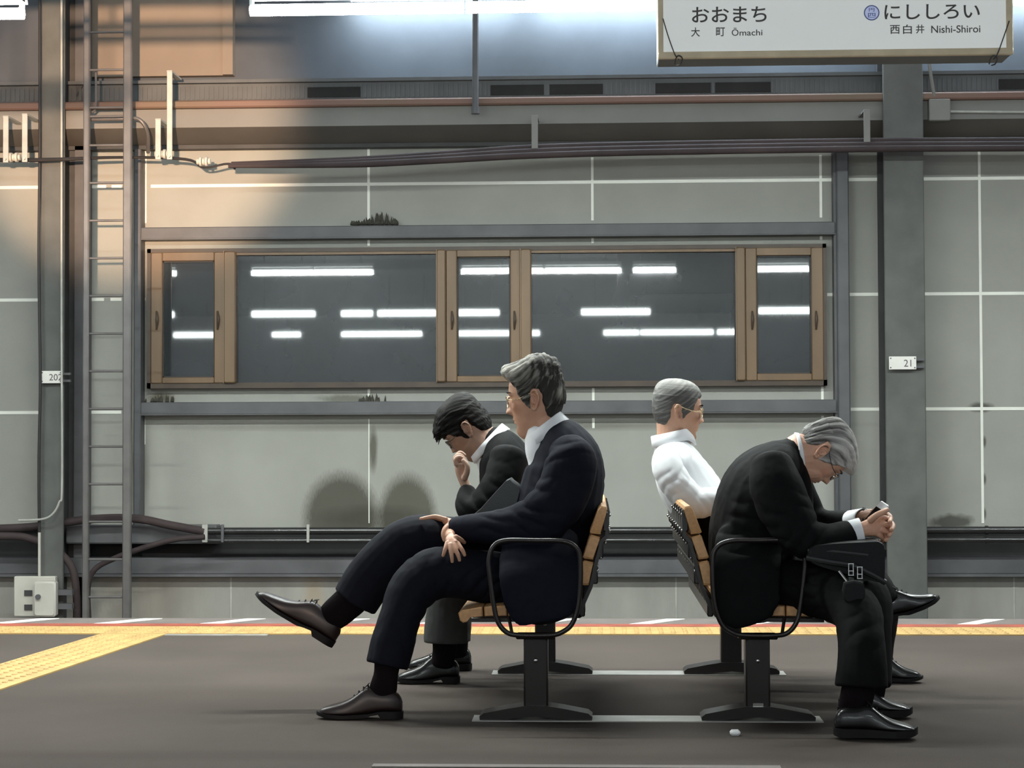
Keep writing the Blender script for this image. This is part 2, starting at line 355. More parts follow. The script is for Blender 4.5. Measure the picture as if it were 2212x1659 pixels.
mb = MB(); mb.box(XL, XR, WY - .16, WY + .06, PZ(1240, WY - .16), PZ(1205, WY - .16), .006); mb.box(XL, XR, WY - .2, WY + .06, PZ(1246, WY - .2), PZ(1240.5, WY - .2))
struct(build(mb, 'trim_3', M['steel'], origin=(0, WY, 0)))
mb = MB(); pxbox(mb, 300, 1139, 1900, 1204, WY - .02, .08); bbk = struct(build(mb, 'trim_4', M['void'], origin=(0, WY, 0)))
mb = MB(); pxbox(mb, 138, 1135, 470, 1175, WY - .22, .18, .01); struct(build(mb, 'trim_5', M['steel'], origin=(-3, WY, 0)))
# H-beam rails
for nm, (xa, xb, ya, yb) in (('trim_6', (297, 1808, 483, 509)), ('trim_7', (293, 1808, 865, 892))):
    mb = MB(); Y = WY - .12; mb.box(PX(xa, Y), PX(xb, Y), Y, WY, PZ(yb, Y), PZ(ya, Y), .006)
    mb.box(PX(xa, Y), PX(xb, Y), Y - .01, WY, PZ(yb + 1.5, Y), PZ(yb - 1, Y))
    struct(build(mb, nm, M['steel'], origin=(0, Y, 0)))
mb = MB(); Y = WY - .14; mb.box(PX(1812, Y), PX(1838, Y), Y, WY, PZ(1139, Y), PZ(330, Y), .008); mb.box(PX(1806, Y), PX(1812, Y), Y + .04, WY, PZ(1139, Y), PZ(330, Y))
struct(build(mb, 'trim_8', M['steel'], origin=(PX(1825, Y), Y, 0)))
mb = MB(); Y = WY - .14; mb.box(PX(288, Y), PX(303, Y), Y, WY, PZ(1139, Y), PZ(310, Y), .008); struct(build(mb, 'trim_9', M['steel'], origin=(PX(295, Y), Y, 0)))

# ------------------------------------------------------------------ columns
def column(x0, x1, xd0, xd1, num, ytop, label):
    Y = WY - .42; root = empty('steel_column', (PX((x0 + x1) / 2, Y), Y, -1.1), label, 'column')
    mb = MB(); mb.box(PX(x0, Y), PX(x1, Y), Y, Y + .03, -1.1, PZ(ytop, Y), .006); build(mb, 'front_flange', M['column'], root)
    mb = MB(); xm = (PX(x0, Y) + PX(x1, Y)) / 2; mb.box(xm - .02, xm + .02, Y + .03, WY - .01, -1.1, PZ(ytop, Y)); build(mb, 'web', M['steel_dark'], root)
    mb = MB(); mb.box(PX(xd0, WY - .06), PX(xd1, WY - .06), WY - .06, WY - .005, -1.1, PZ(ytop, WY - .06)); build(mb, 'rear_flange', M['steel_dark'], root)
    return root, Y
colR, YC = column(1914, 2001, 1902, 1990, '21', -150, 'grey steel column behind the phone user, bearing plate 21')
colL, _ = column(86, 137, 137, 163, '20', -150, 'grey steel column at the left edge beside the ladder')
mb = MB(); mb.box(PX(160, WY - .1), PX(190, WY - .1), WY - .1, WY - .01, -1.1, PZ(-150, WY)); struct(build(mb, 'trim_10', M['steel'], origin=(PX(175, WY), WY, -1.1)))
def text(body, size, m, parent, loc, rotx=math.pi / 2, sx=1.0, align='LEFT', name='lettering', bold=0.0):
    cu = bpy.data.curves.new(name, 'FONT'); cu.body = body; cu.size = size; cu.extrude = .0006; cu.align_x = align; cu.offset = bold
    t = bpy.data.objects.new(name, cu); COL.objects.link(t); dg = bpy.context.evaluated_depsgraph_get(); dg.update()
    me = bpy.data.meshes.new_from_object(t.evaluated_get(dg)); bpy.data.objects.remove(t)
    o = bpy.data.objects.new(name, me); COL.objects.link(o); me.materials.clear(); me.materials.append(m)
    o.rotation_euler = (rotx, 0, 0); o.scale = (sx, 1, 1)
    if parent is not None: o.parent = parent; o.location = Vector(loc) - Vector(parent['_org']); o['_org'] = list(loc)
    else: o.location = loc
    return o
def fit_text(body, x0, x1, ytopz, ybotz, Y, m, parent, bold=0.0, name='lettering'):
    o = text(body, 1.0, m, parent, (0, 0, 0), bold=bold, name=name)
    co = np.array([v.co[:] for v in o.data.vertices]); a = co.min(0); b = co.max(0)
    sx = (x1 - x0) / (b[0] - a[0]); sz = (ytopz - ybotz) / (b[1] - a[1]); o.scale = (sx, sz, .7)
    o.location = Vector((x0 - a[0] * sx, Y, ybotz - a[1] * sz)) - Vector(parent['_org'] if parent is not None else (0, 0, 0)); return o
def num_plate(x0, y0, x1, y1, txt, tx0, tx1, label):
    mb = MB(); Yp = YC - .05; pxbox(mb, x0, y0, x1, y1, Yp, .012, .002)
    o = build(mb, 'number_plate', M['white']); tag(o, label, 'number plate')
    fit_text(txt, PX(tx0, Yp), PX(tx1, Yp), P(tx0, y0 + 7, Yp)[2], P(tx0, y1 - 6, Yp)[2], Yp - .001, M['ink'], o, name='number')
    mb = MB()
    for xx in (x0 + 3, x1 - 3):
        for yy in (y0 + 4, y1 - 4): a = P(xx, yy, Yp); mb.tube([(a[0], Yp + .001, a[2]), (a[0], Yp - .004, a[2])], .005, n=8)
    build(mb, 'screw', M['steel'], o)
    mb = MB(); pxbox(mb, x1 - 4, y0 + 4, x1 + 18, y0 + 9, Yp + .013, .03); pxbox(mb, x1 - 4, y1 - 8, x1 + 18, y1 - 3, Yp + .013, .03); build(mb, 'bracket', M['steel'], o)
num_plate(1921, 770, 1979, 798, '21', 1954, 1970, 'small white plate numbered 21 on the right column')
num_plate(88, 801, 134, 828, '202', 106, 134, 'small white plate numbered 20 on the left column')
mb = MB(); Yk = YC - .09
mb.tube([P(133, -60, Yk), P(133, 300, Yk), P(133, 700, Yk), P(134, 1040, Yk), P(128, 1085, Yk), P(112, 1112, Yk), P(88, 1122, Yk), P(40, 1124, Yk)], .008, k=6)
tag(build(mb, 'conduit_pipe', M['steel_light']), 'thin pale conduit down the right side of the left column, curving left', 'conduit')
mb = MB(); Yk = YC - .06
mb.tube([P(86, -60, Yk), P(86, 300, Yk), P(84, 560, Yk), P(87, 820, Yk), P(84, 1000, Yk), P(85, 1150, Yk)], .011, k=6)
tag(build(mb, 'hanging_cable', M['black']), 'black cable down the left edge of the left column', 'cable')
mb = MB(); mb.tube([P(85, 1150, Yk), P(85, 1250, Yk)], .010)
tag(build(mb, 'drop_pipe', M['box']), 'ivory pipe dropping into the small junction box', 'pipe')

# ------------------------------------------------------------------ beam, louver, upper wall
XA, XB = XL - 1, XR + 1
Yb = WY - .34
mb = MB()
zt, zm, zb2 = PZ(228, Yb, 1106), PZ(268, Yb, 1106), PZ(304, Yb + .2, 1106)
mb.prism_x([(Yb, zt), (Yb, zm), (WY, zm), (WY, zt)], XA, XB); beam = struct(build(mb, 'trim_11', M['beam'], origin=(0, WY, zt)))
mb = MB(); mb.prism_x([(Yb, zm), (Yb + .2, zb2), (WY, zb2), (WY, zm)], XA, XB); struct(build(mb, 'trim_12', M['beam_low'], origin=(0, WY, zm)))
mb = MB(); mb.box(XA, XB, WY - .1, WY, PZ(319, WY, 1106), PZ(303, WY, 1106)); struct(build(mb, 'trim_13', M['steel_dark'], origin=(0, WY, zb2)))
mb = MB(); Yr = Yb - .06; mb.box(XA, XB, Yr, WY, PZ(225, Yr, 1106), PZ(209, Yr, 1106), .01); struct(build(mb, 'trim_14', M['red'], origin=(0, Yr, zt)))
mb = MB(); Yl = WY - .1; mb.box(XA, XB, Yl, WY + .1, PZ(209, Yl, 1106), PZ(170, Yl, 1106))
for i in range(int((XB - XA) / .035)): mb.box(XA + i * .035, XA + i * .035 + .016, Yl - .006, Yl, PZ(207, Yl, 1106), PZ(180, Yl, 1106))
mb.box(XA, XB, Yl - .05, Yl, PZ(174, Yl, 1106), PZ(167, Yl, 1106))
lou = struct(build(mb, 'trim_15', M['louver'], origin=(0, Yl, zt)))
for x0, x1 in ((665, 780), (1062, 1178), (1190, 1306), (1420, 1540), (1550, 1670), (2165, 2290), (-330, -210)):
    mb = MB(); mb.box(PX(x0, Yl), PX(x1, Yl), Yl - .012, Yl - .004, PZ(206, Yl, 1106), PZ(184, Yl, 1106)); build(mb, 'dark_opening', M['void'], lou)
mb = MB(); mb.box(XA, XB, WY + .05, WY + .2, PZ(175, WY, 1106), 5.5); up = struct(build(mb, 'wall_upper', M['upper'], origin=(0, WY, zt)))
mb = MB(); mb.box(PX(142, WY), PX(483, WY), WY - .02, WY + .06, PZ(166, WY, 300), 5.0); mb.box(PX(483, WY), PX(505, WY), WY - .05, WY + .06, PZ(166, WY, 300), 5.0)  # added beige slab in place of a reflection on window glass
tag(build(mb, 'reflection_panel', M['beige'], auto=30), 'beige panel standing in for a warm window reflection, at the upper left', 'panel')
# vertical drop pipe from above
mb = MB(); Yv = Yb - .14; mb.tube([P(1027, -120, Yv), P(1027, 240, Yv)], .023, n=14); mb.tube([P(1027, 232, Yv), P(1027, 246, Yv)], .03, n=14)
tag(build(mb, 'drain_pipe', M['steel']), 'grey vertical pipe crossing the louver band in the middle', 'pipe')
# sloping cable bundle with straps
Yc = Yb - .22
paths = ([(500, 352), (640, 350), (797, 337), (960, 330), (1150, 322), (1500, 313), (1870, 306), (2300, 303), (2700, 300)],)
def bundle(off0, off1, r, m, x0=500):
    pts = []
    for (x, y) in ((500, 353), (640, 351), (797, 347), (960, 338), (1150, 327), (1400, 320), (1870, 313), (2300, 311), (4800, 300)):
        if x < x0: continue
        t = min(1, max(0, (x - 500) / 650)); pts.append(P(x, y + off0 + (off1 - off0) * t, Yc))
    return pts
for i, (o0, o1, r, lab) in enumerate(((0, -8, .023, 'top cable of the dark bundle below the beam'), (5, 3, .023, 'middle cable of the dark bundle below the beam'), (11, 14, .023, 'lowest cable of the dark bundle below the beam'))):
    mb = MB(); mb.tube([q_ + np.array([0, -.055 * i, 0]) for q_ in bundle(o0, o1, r, None)], [.012, r, r, r, r], n=12, k=5)
    tag(build(mb, 'overhead_cable', M['cable']), 'brown-black ' + lab, 'cable', 'cables slung below the beam')
mb = MB(); mb.tube([P(-400, 338, Yc), P(30, 346, Yc), P(250, 340, Yc), P(400, 344, Yc), P(440, 362, Yc), P(490, 354, Yc + .03), P(510, 362, Yc + .05)], [.016, .016, .010, .010, .007, .008, .018], n=8, k=6)
tag(build(mb, 'feeder_cable', M['black']), 'thin black cable sagging under the hangers at the left', 'cable')
for x, ya, yb in ((1155, 248, 331), (1873, 236, 315)):
    mb = MB(); pxbox(mb, x - 7, ya, x + 7, yb, Yc - .06, .012, .003); pxbox(mb, x - 7, ya, x + 7, ya + 4, Yc - .05, .3)
    tag(build(mb, 'cable_hanger', M['beam']), 'short grey strap hanger over the cables, %s' % ('above the mullion of the window' if x < 1500 else 'next to the right column'), 'hanger', 'strap hangers on the beam')
for x, ya, yb in ((12, 250, 352), (53, 245, 351), (341, 256, 345), (366, 152, 346)):
    mb = MB(); pxbox(mb, x - 6, ya, x + 6, yb, Yc - .10, .012, .003); a = P(x, yb - 8, Yc - .10); mb.tube([(a[0], Yc - .10, a[2]), (a[0], Yc - .12, a[2])], .009, n=10)
    pxbox(mb, x - 6, ya, x + 6, ya + 4, Yc - .09, .3)
    tag(build(mb, 'cable_hanger', M['steel_light']), 'pale drilled hanger strap, %s' % {12: 'the first from the left edge', 53: 'the second from the left edge', 341: 'short one just right of the ladder', 366: 'tall one right of the ladder'}[x], 'hanger', 'strap hangers on the beam')
for x, y in ((30, 340), (350, 333), (440, 349)):
    mb = MB(); a = P(x, y, Yc - .04)
    for dx, r in ((-.04, .022), (-.02, .034), (0, .026), (.02, .034), (.04, .022)): mb.tube([(a[0] + dx - .008, Yc - .04, a[2]), (a[0] + dx + .008, Yc - .04, a[2])], r, n=16)
    tag(build(mb, 'cable_insulator', M['box']), 'white ribbed insulator on the thin cable, %s' % {30: 'at the left edge', 350: 'between two hangers', 440: 'right of the hangers'}[x], 'insulator', 'ribbed insulators')
# box right of the column with pipe
mb = MB(); Yq = Yb - .08; pxbox(mb, 2008, 213, 2053, 260, Yq, .08, .006); jb = build(mb, 'junction_box', M['beam']); tag(jb, 'small grey junction box on the beam at the right', 'junction box')
mb = MB(); mb.tube([P(2053, 241, Yq + .03), P(2160, 242, Yq + .03), P(2400, 243, Yq + .03)], .009); tag(build(mb, 'conduit_pipe', M['steel_light']), 'thin conduit leaving the grey box to the right', 'conduit')
mb = MB(); mb.tube([P(2012, 100, Yq - .02), P(2008, 140, Yq - .02), P(2018, 208, Yq + .03)], .012, k=4); tag(build(mb, 'flexible_hose', M['beam']), 'pale hose coming down into the grey box at the right', 'hose')

# ------------------------------------------------------------------ window band
Yw = WY - .09
def wz(y): return PZ(y, Yw, 1050)
WX0, WX1, WT, WB = 317, 1788, 532, 836
win = MB(); fw = 9
win.box(PX(WX0, Yw), PX(WX1, Yw), Yw, WY, wz(WT + fw), wz(WT)); win.box(PX(WX0, Yw), PX(WX1, Yw), Yw, WY, wz(WB), wz(WB - 12))
win.box(PX(WX0, Yw), PX(WX0 + 8, Yw), Yw, WY, wz(WB), wz(WT)); win.box(PX(WX1 - 8, Yw), PX(WX1, Yw), Yw, WY, wz(WB), wz(WT))
winr = struct(build(win, 'window_1', M['bronze_dark'], origin=(0, Yw, wz(WB))))
def sash(a, b, pa, pb, pt, pb2):
    mb = MB(); Ys = Yw - .012; z0, z1 = wz(WB - 11), wz(WT + 8)
    mb.box(PX(a, Ys), PX(pa, Ys), Ys, Ys + .06, z0, z1, .006); mb.box(PX(pb, Ys), PX(b, Ys), Ys, Ys + .06, z0, z1, .006)
    mb.box(PX(pa, Ys), PX(pb, Ys), Ys + .001, Ys + .06, wz(pt), z1, .004); mb.box(PX(pa, Ys), PX(pb, Ys), Ys + .001, Ys + .06, z0, wz(pb2), .004)
    s = build(mb, 'sash_frame', M['bronze'], winr)
    mb = MB(); mb.box(PX(pa - 2, Ys), PX(pb + 2, Ys), Ys + .035, Ys + .045, wz(pb2 + 2), wz(pt - 2)); build(mb, 'pane', M['pane'], winr)
    for hx in (pa - 12, pb + 8):
        mb = MB(); mb.tube([P(hx, 672, Ys - .004), P(hx + 1, 690, Ys - .02), P(hx, 712, Ys - .004)], [.006, .011, .006], n=8, k=3); build(mb, 'handle', M['bronze_dark'], s)
    mb = MB(); g = .006
    for (u0, u1, w0, w1) in ((pa, pa + 2.5, pt, pb2), (pb - 2.5, pb, pt, pb2)): mb.box(PX(u0, Ys), PX(u1, Ys), Ys + .02, Ys + .04, wz(w1), wz(w0))
    mb.box(PX(pa, Ys), PX(pb, Ys), Ys + .02, Ys + .04, wz(pt + 3), wz(pt)); mb.box(PX(pa, Ys), PX(pb, Ys), Ys + .02, Ys + .04, wz(pb2), wz(pb2 - 3))
    build(mb, 'gasket', M['black'], s)
sash(325, 484, 350, 462, 559, 812); sash(964, 1125, 988, 1103, 555, 812); sash(1612, 1781, 1637, 1755, 557, 810)
for a, b in ((510, 943), (1150, 1590)):
    mb = MB(); mb.box(PX(a - 2, Yw), PX(b + 3, Yw), Yw + .035, Yw + .045, wz(WB - 11), wz(WT + 16)); build(mb, 'pane', M['pane'], winr)
    mb = MB(); mb.box(PX(a - 2, Yw), PX(b + 3, Yw), Yw + .01, Yw + .05, wz(WT + 15), wz(WT + 8)); build(mb, 'top_rail', M['bronze'], winr)
for a, b in ((484, 510), (944, 964), (1125, 1149), (1591, 1612)):
    mb = MB(); mb.box(PX(a, Yw), PX(b, Yw), Yw - .03, WY, wz(WB - 11), wz(WT + 7), .008); mb.box(PX(a, Yw) - .002, PX(a, Yw) + .006, Yw - .034, Yw, wz(WB - 11), wz(WT + 7)); build(mb, 'mullion', M['bronze'], winr)

# moss on the rail: little tufts
for cx, n, ya in ((812, 60, 483), (800, 16, 866), (345, 16, 866)):
    mb = MB()
    for i in range(n):
        x = cx + (rng.random() - .5) * (2 * (52 if n > 20 else 34)); h = (8 + 20 * math.exp(-((x - cx - 10) / 30) ** 2)) * (.4 + .6 * rng.random()) * (1 if n > 20 else .7)
        a = P(x, ya + 1, WY - .07); w = (2 + 2.5 * rng.random()) * S(WY); hh = h * S(WY)
        mb.tube([(a[0], a[1] - .02 * rng.random(), a[2] - .005), (a[0] + w * .3 * (rng.random() - .5), a[1], a[2] + hh * .5), (a[0] + w * .8 * (rng.random() - .5), a[1], a[2] + hh)], [w, w * .7, .001], n=6)
    o = build(mb, 'moss_tuft', M['moss']); tag(o, {812: 'dark moss tuft on the rail above the window', 800: 'small moss tuft on the rail under the middle of the window', 345: 'small moss tuft on the rail under the left casement'}[cx], 'moss', kind='stuff')

# ------------------------------------------------------------------ conduits along the foot of the wall
Yg = WY - .30
def longpipe(y, r, x0, x1, m, label, yo=0.0, name='wall_pipe'):
    mb = MB(); z = PZ(y, Yg, 1500); mb.tube([(PX(x0, Yg), Yg + yo, z), (PX(x1, Yg), Yg + yo, z)], r, n=16)
    for x in (666, 1300, 1947, 2129):
        if x0 < x < x1: mb.tube([(PX(x - 3, Yg), Yg + yo, z), (PX(x + 3, Yg), Yg + yo, z)], r * 1.25, n=16)
    return tag(build(mb, name, m, origin=((PX(x0, Yg) + PX(x1, Yg)) / 2, Yg, z)), label, 'pipe', 'pipes along the foot of the wall')
longpipe(1146, .026, 440, 4800, M['pipe_dark'], 'glossy black pipe, upper of the pair at the foot of the wall')
longpipe(1167, .022, 440, 4800, M['pipe_dark'], 'glossy black pipe, lower of the pair at the foot of the wall', -.01)
for x in (442, 480, 665, 1947):
    mb = MB(); pxbox(mb, x - (6 if x == 442 else 3), 1133, x + (6 if x == 442 else 3), 1172, Yg - .04, .02, .003)
    tag(build(mb, 'pipe_clamp', M['steel_light'] if x != 480 else M['steel']), {442: 'widest pale clamp at the left end of the pipes', 480: 'dull grey clamp second from the left on the pipes', 665: 'narrow pale clamp on the pipes above the raised shoe', 1947: 'narrow pale clamp on the pipes right of the clasped hands'}[x], 'clamp', 'clamps on the pipes')
for i, (pts, r, lab) in enumerate((
        ([(-300, 1150), (0, 1142), (100, 1135), (190, 1122), (290, 1120), (370, 1135), (442, 1148)], .030, 'thick black cable arching behind the ladder to the upper pipe'),
        ([(-300, 1165), (0, 1158), (70, 1165), (120, 1188), (155, 1225), (165, 1280), (166, 1350)], .028, 'thick black cable curving down between column and ladder'),
        ([(192, 1345), (190, 1270), (205, 1230), (250, 1205), (320, 1180), (380, 1165), (442, 1160)], .020, 'black cable rising right from behind the ladder foot to the pipes'))):
    mb = MB(); mb.tube([P(x, y, Yg - .02 - .06 * i) for x, y in pts], r, n=12, k=6); tag(build(mb, 'bent_cable', M['cable']), lab, 'cable', 'cables round the ladder foot')
# junction boxes
mb = MB(); Yj = YC - .10; pxbox(mb, 29, 1245, 120, 1332, Yj + .03, .06, .005)
jb = build(mb, 'mounting_board', M['box']); tag(jb, 'ivory mounting board low on the left column', 'board')
mb = MB(); pxbox(mb, 52, 1275, 69, 1287, Yj + .02, .02); pxbox(mb, 52, 1306, 69, 1318, Yj + .02, .02); build(mb, 'slot', M['steel_dark'], jb)
mb = MB(); pxbox(mb, 71, 1256, 120, 1333, Yj - .06, .08, .012); j2 = build(mb, 'junction_box', M['box']); tag(j2, 'ivory junction box with a round knob, low at the left', 'junction box')
mb = MB(); a = P(83, 1289, Yj - .06); mb.tube([(a[0], Yj - .055, a[2]), (a[0], Yj - .08, a[2])], .018, n=14); build(mb, 'knob', M['steel'], j2)
mb = MB(); pxbox(mb, 122, 1274, 156, 1286, Yj, .05); tag(build(mb, 'bracket_bar', M['steel']), 'grey bracket bar right of the ivory junction box, the upper one', 'bracket')
mb = MB(); pxbox(mb, 122, 1304, 156, 1316, Yj, .05); tag(build(mb, 'bracket_bar', M['steel']), 'grey bracket bar right of the ivory junction box, the lower one', 'bracket')

# ------------------------------------------------------------------ ladder
Yd = WY - .70
lad = empty('ladder', (PX(228, Yd), Yd, -1.1), 'tall grey metal ladder against the wall at the left', 'ladder')
for x in (184, 273):
    mb = MB(); w = 6.5 if x == 184 else 9; mb.box(PX(x - w, Yd), PX(x + w, Yd), Yd, Yd + .05, -1.1, PZ(-120, Yd), .008); build(mb, 'rail', M['ladder'], lad)
for y in [68 + 81.5 * k for k in range(0, 18)] + [-14, 250]:
    mb = MB(); z = PZ(y, Yd, 228); mb.tube([(PX(186, Yd), Yd + .025, z), (PX(272, Yd), Yd + .025, z)], .0085, n=10)
    if 545 < y < 1000: z2 = PZ(y + 22, Yd, 228)
    build(mb, 'rung', M['ladder'], lad)
mb = MB(); mb.tube([P(207, 152, Yd + .12), P(207, 225, Yd + .12), P(203, 240, Yd + .12), P(193, 243, Yd + .12)], .008, k=4); mb.tube([P(192, 258, Yd + .12), P(265, 257, Yd + .12), P(300, 258, Yd + .16), P(318, 285, Yd + .2), P(320, 330, Yd + .3)], .014, k=5)
tag(build(mb, 'bent_conduit', M['ladder']), 'bent conduit crossing the ladder near its top', 'conduit')

# ------------------------------------------------------------------ platform canopy, lamps
LY, LZ = 7.40, EYE + .2322 * 7.40
mb = MB(); mb.box(-15, 15, 3.4, 9.6, 3.5, 3.65); struct(build(mb, 'ceiling', M['ceiling'], origin=(0, 7, 3.5)))
mb = MB(); mb.box(-14, 14, -12, -1.2, 3.5, 3.65); struct(build(mb, 'ceiling', M['ceiling'], origin=(0, -6, 3.5)))
def lamp(x0, x1, Y, z, label, group, watts=LAMP_W, hang=3.5, r=.024):
    root = empty('ceiling_lamp', ((x0 + x1) / 2, Y, z), label, 'lamp', group)
    mb = MB(); mb.tube([(x0, Y, z), (x1, Y, z)], r, n=14); build(mb, 'tube', M['tube'], root)
    mb = MB(); mb.prism_x([(Y - .06, z + .05), (Y - .045, z + .085), (Y + .045, z + .085), (Y + .06, z + .05)], x0, x1); mb.box(x0, x0 + .012, Y - .02, Y + .02, z + .01, z + .06); mb.box(x1 - .012, x1, Y - .02, Y + .02, z + .01, z + .06)
    build(mb, 'housing', M['fixture'], root)
    mb = MB()
    for x in (x0 + (x1 - x0) * .2, x0 + (x1 - x0) * .8): mb.tube([(x, Y, z + .08), (x, Y, hang)], .008, n=8)
    build(mb, 'hanger_rod', M['steel'], root)
    ld = bpy.data.lights.new('tube_light', 'AREA'); ld.shape = 'RECTANGLE'; ld.size = x1 - x0; ld.size_y = .04; ld.energy = watts * (x1 - x0) / 1.2
    ld.color = (0.93, 1.0, 0.97); lo = bpy.data.objects.new('tube_light', ld); COL.objects.link(lo); lo.parent = root; lo.location = (0, 0, -.03)
    return root
G1 = 'fluorescent lamps above the benches'
path1 = 2 * WY - LY
def rx(px, path): return (px - 1282) / FPX * path
segs = [(-1.38, -.515), (-.505, .30), (1.68, 2.25), (-2.95, -2.31), (rx(543, path1), rx(680, path1))]
labs = ['left half of the long glowing tube row at the top edge', 'glowing tube whose right end disappears behind the station sign', 'glowing tube just right of the station sign', 'glowing tube cut by the upper left corner', 'tube lamp far left of the benches']
for s_, l_ in zip(segs, labs): lamp(s_[0], s_[1], LY, LZ, l_, G1)
for x in (-4.9, .42): lamp(x, x + (.45 if x > 0 else .5), LY, LZ, 'short tube lamp of the bench row, %s' % ('hidden by the station sign' if x > 0 else 'farthest left'), G1)
ORD = ['first', 'second', 'third', 'fourth', 'fifth', 'sixth', 'seventh', 'eighth']
G2 = 'lamps over the opposite platform'
for Y, pt, sg in ((-2.3, 29.2, ((350, 372), (543, 680), (738, 805), (817, 943), (988, 1080), (1257, 1405), (1637, 1752))),
                  (-8.3, 35.2, ((372, 462), (587, 648), (738, 912), (990, 1102), (1148, 1167), (1305, 1380), (1384, 1540), (1549, 1590)))):
    for i, (a, b) in enumerate(sg):
        lamp(rx(a, pt), rx(b, pt), Y, 2.90, '%s tube lamp from the left of the %s row mirrored in the window panes' % (ORD[i], 'middle' if Y > -5 else 'lowest'), G2, watts=LAMP_W * .8, r=.046)
G3 = 'added lamps lighting the wall across the track'
for i in range(5): lamp(-5.2 + i * 2.2, -5.2 + i * 2.2 + 1.2, 9.3, 3.28, '%s added tube lamp from the left over the tactile strip, lighting the wall' % ORD[i], G3, watts=LAMP_W * 1.25)  # added row out of view, there to light wall and platform
# added unseen tubes giving the upper wall its blue glow
for i in range(4):
    x = -1.75 + i * 1.3; root = empty('added_glow_lamp', (x + .6, WY - .10, PZ(-9, WY - .1)), '%s added lamp from the left for the glow above the louver band' % ORD[i], 'lamp', 'added lamps for the glow above the louver band')
    mb = MB(); z = PZ(-9, WY - .1); mb.tube([(x, WY - .1, z), (x + 1.2, WY - .1, z)], .017, n=10); build(mb, 'tube', M['tube'], root)
    mb = MB(); mb.box(x, x + 1.2, WY - .12, WY + .06, z + .03, z + .06); build(mb, 'housing', M['fixture'], root)
    ld = bpy.data.lights.new('added_glow_light', 'AREA'); ld.shape = 'RECTANGLE'; ld.size = 1.2; ld.size_y = .04; ld.energy = 13; ld.color = (.62, .80, 1.0)
    lo = bpy.data.objects.new('added_glow_light', ld); COL.objects.link(lo); lo.parent = root; lo.location = (0, 0, -.025)
add_warm_spots()

# ------------------------------------------------------------------ station sign
SY = 7.22
zs = P(1805, 121, SY)[2]; sx0, sx1 = P(1422, 125, SY)[0], P(2188, 118, SY)[0]
sign = empty('station_sign', ((sx0 + sx1) / 2, SY, zs), 'hanging white station name sign with cream frame and Japanese lettering', 'sign')
mb = MB(); mb.box(sx0, sx1, SY + .012, SY + .18, zs - .0, zs + .45, .004); build(mb, 'casing', M['steel'], sign)
mb = MB(); mb.box(sx0 + .018, sx1 - .018, SY + .004, SY + .014, zs + .022, zs + .43); build(mb, 'sign_face', M['sign_face'], sign)
mb = MB(); mb.box(sx0 - .002, sx1 + .002, SY - .004, SY + .02, zs - .002, zs + .024, .003); mb.box(sx0 - .002, sx0 + .02, SY - .003, SY + .02, zs, zs + .45, .003); mb.box(sx1 - .024, sx1 + .002, SY - .003, SY + .02, zs, zs + .45, .003); mb.box(sx0, sx1, SY - .003, SY + .02, zs + .43, zs + .452, .003)
build(mb, 'frame', M['sign_frame'], sign)
def sgn(t, x0, y0, x1, y1, m=None, bold=.0): return fit_text(t, P(x0, y1, SY)[0], P(x1, y1, SY)[0], P(x0, y0, SY)[2], P(x0, y1, SY)[2], SY + .003, m or M['ink'], sign, bold=bold)
sgn('おおまち', 1495, 15, 1656, 49, bold=.010); sgn('大', 1493, 59, 1512, 79, bold=.01); sgn('町', 1547, 59, 1566, 78, bold=.01); sgn('Ōmachi', 1581, 60, 1647, 77, bold=.005)
sgn('にししろい', 1911, 10, 2117, 42, bold=.010); sgn('西', 1923, 54, 1944, 73, bold=.008); sgn('白', 1951, 53, 1970, 73, bold=.008); sgn('井', 1979, 53, 1997, 72, bold=.008); sgn('Nishi-Shiroi', 2012, 55, 2118, 71, bold=.005)
c = P(1883, 27.5, SY); mb = MB(); an = np.linspace(0, 2 * np.pi, 40, endpoint=False); R_ = .029
mb.prism([(c[0] + R_ * math.cos(t), c[2] + R_ * math.sin(t)) for t in an], SY + .0015, SY + .004); build(mb, 'badge_disc', M['disc'], sign)
mb = MB(); mb.tube([(c[0] + (R_ - .001) * math.cos(t), SY + .001, c[2] + (R_ - .001) * math.sin(t)) for t in an], .0022, n=8, closed=True); build(mb, 'badge_ring', M['ink_blue'], sign)
for t_, ya, yb, wd in (('円', 17, 25, 6), ('四', 28, 38, 8)):
    o = fit_text(t_, P(1883 - wd, 20, SY)[0], P(1883 + wd, 20, SY)[0], P(1883, ya, SY)[2], P(1883, yb, SY)[2], SY + .0005, M['ink_blue'], sign, bold=.008)
mb = MB()
for x in (sx0 + .05, sx1 - .05): mb.tube([(x, SY + .1, zs + .44), (x, SY + .1, 3.5)], .014, n=10)
build(mb, 'hanger_rod', M['steel'], sign)
for s0, x1_, x2_ in ((1, 1432, 1466), (-1, 2180, 2146)):
    mb = MB(); mb.tube([P(x1_, 40 if s0 > 0 else 45, SY - .006), P(x1_ + s0 * 12, 80, SY - .006), P(x2_ - s0 * 8, 118, SY - .008), P(x2_, 128, SY + .01)], .0022, n=6, k=4)
    mb.tube([P(x2_ - 9, 138, SY + .03), P(x2_ - 6, 126, SY), P(x2_, 120, SY - .01), P(x2_ + 8, 126, SY), P(x2_ + 4, 138, SY + .03), P(x2_ - 4, 141, SY + .05)], .0028, n=6, k=4)
    build(mb, 'hanging_wire', M['steel_dark'], sign)

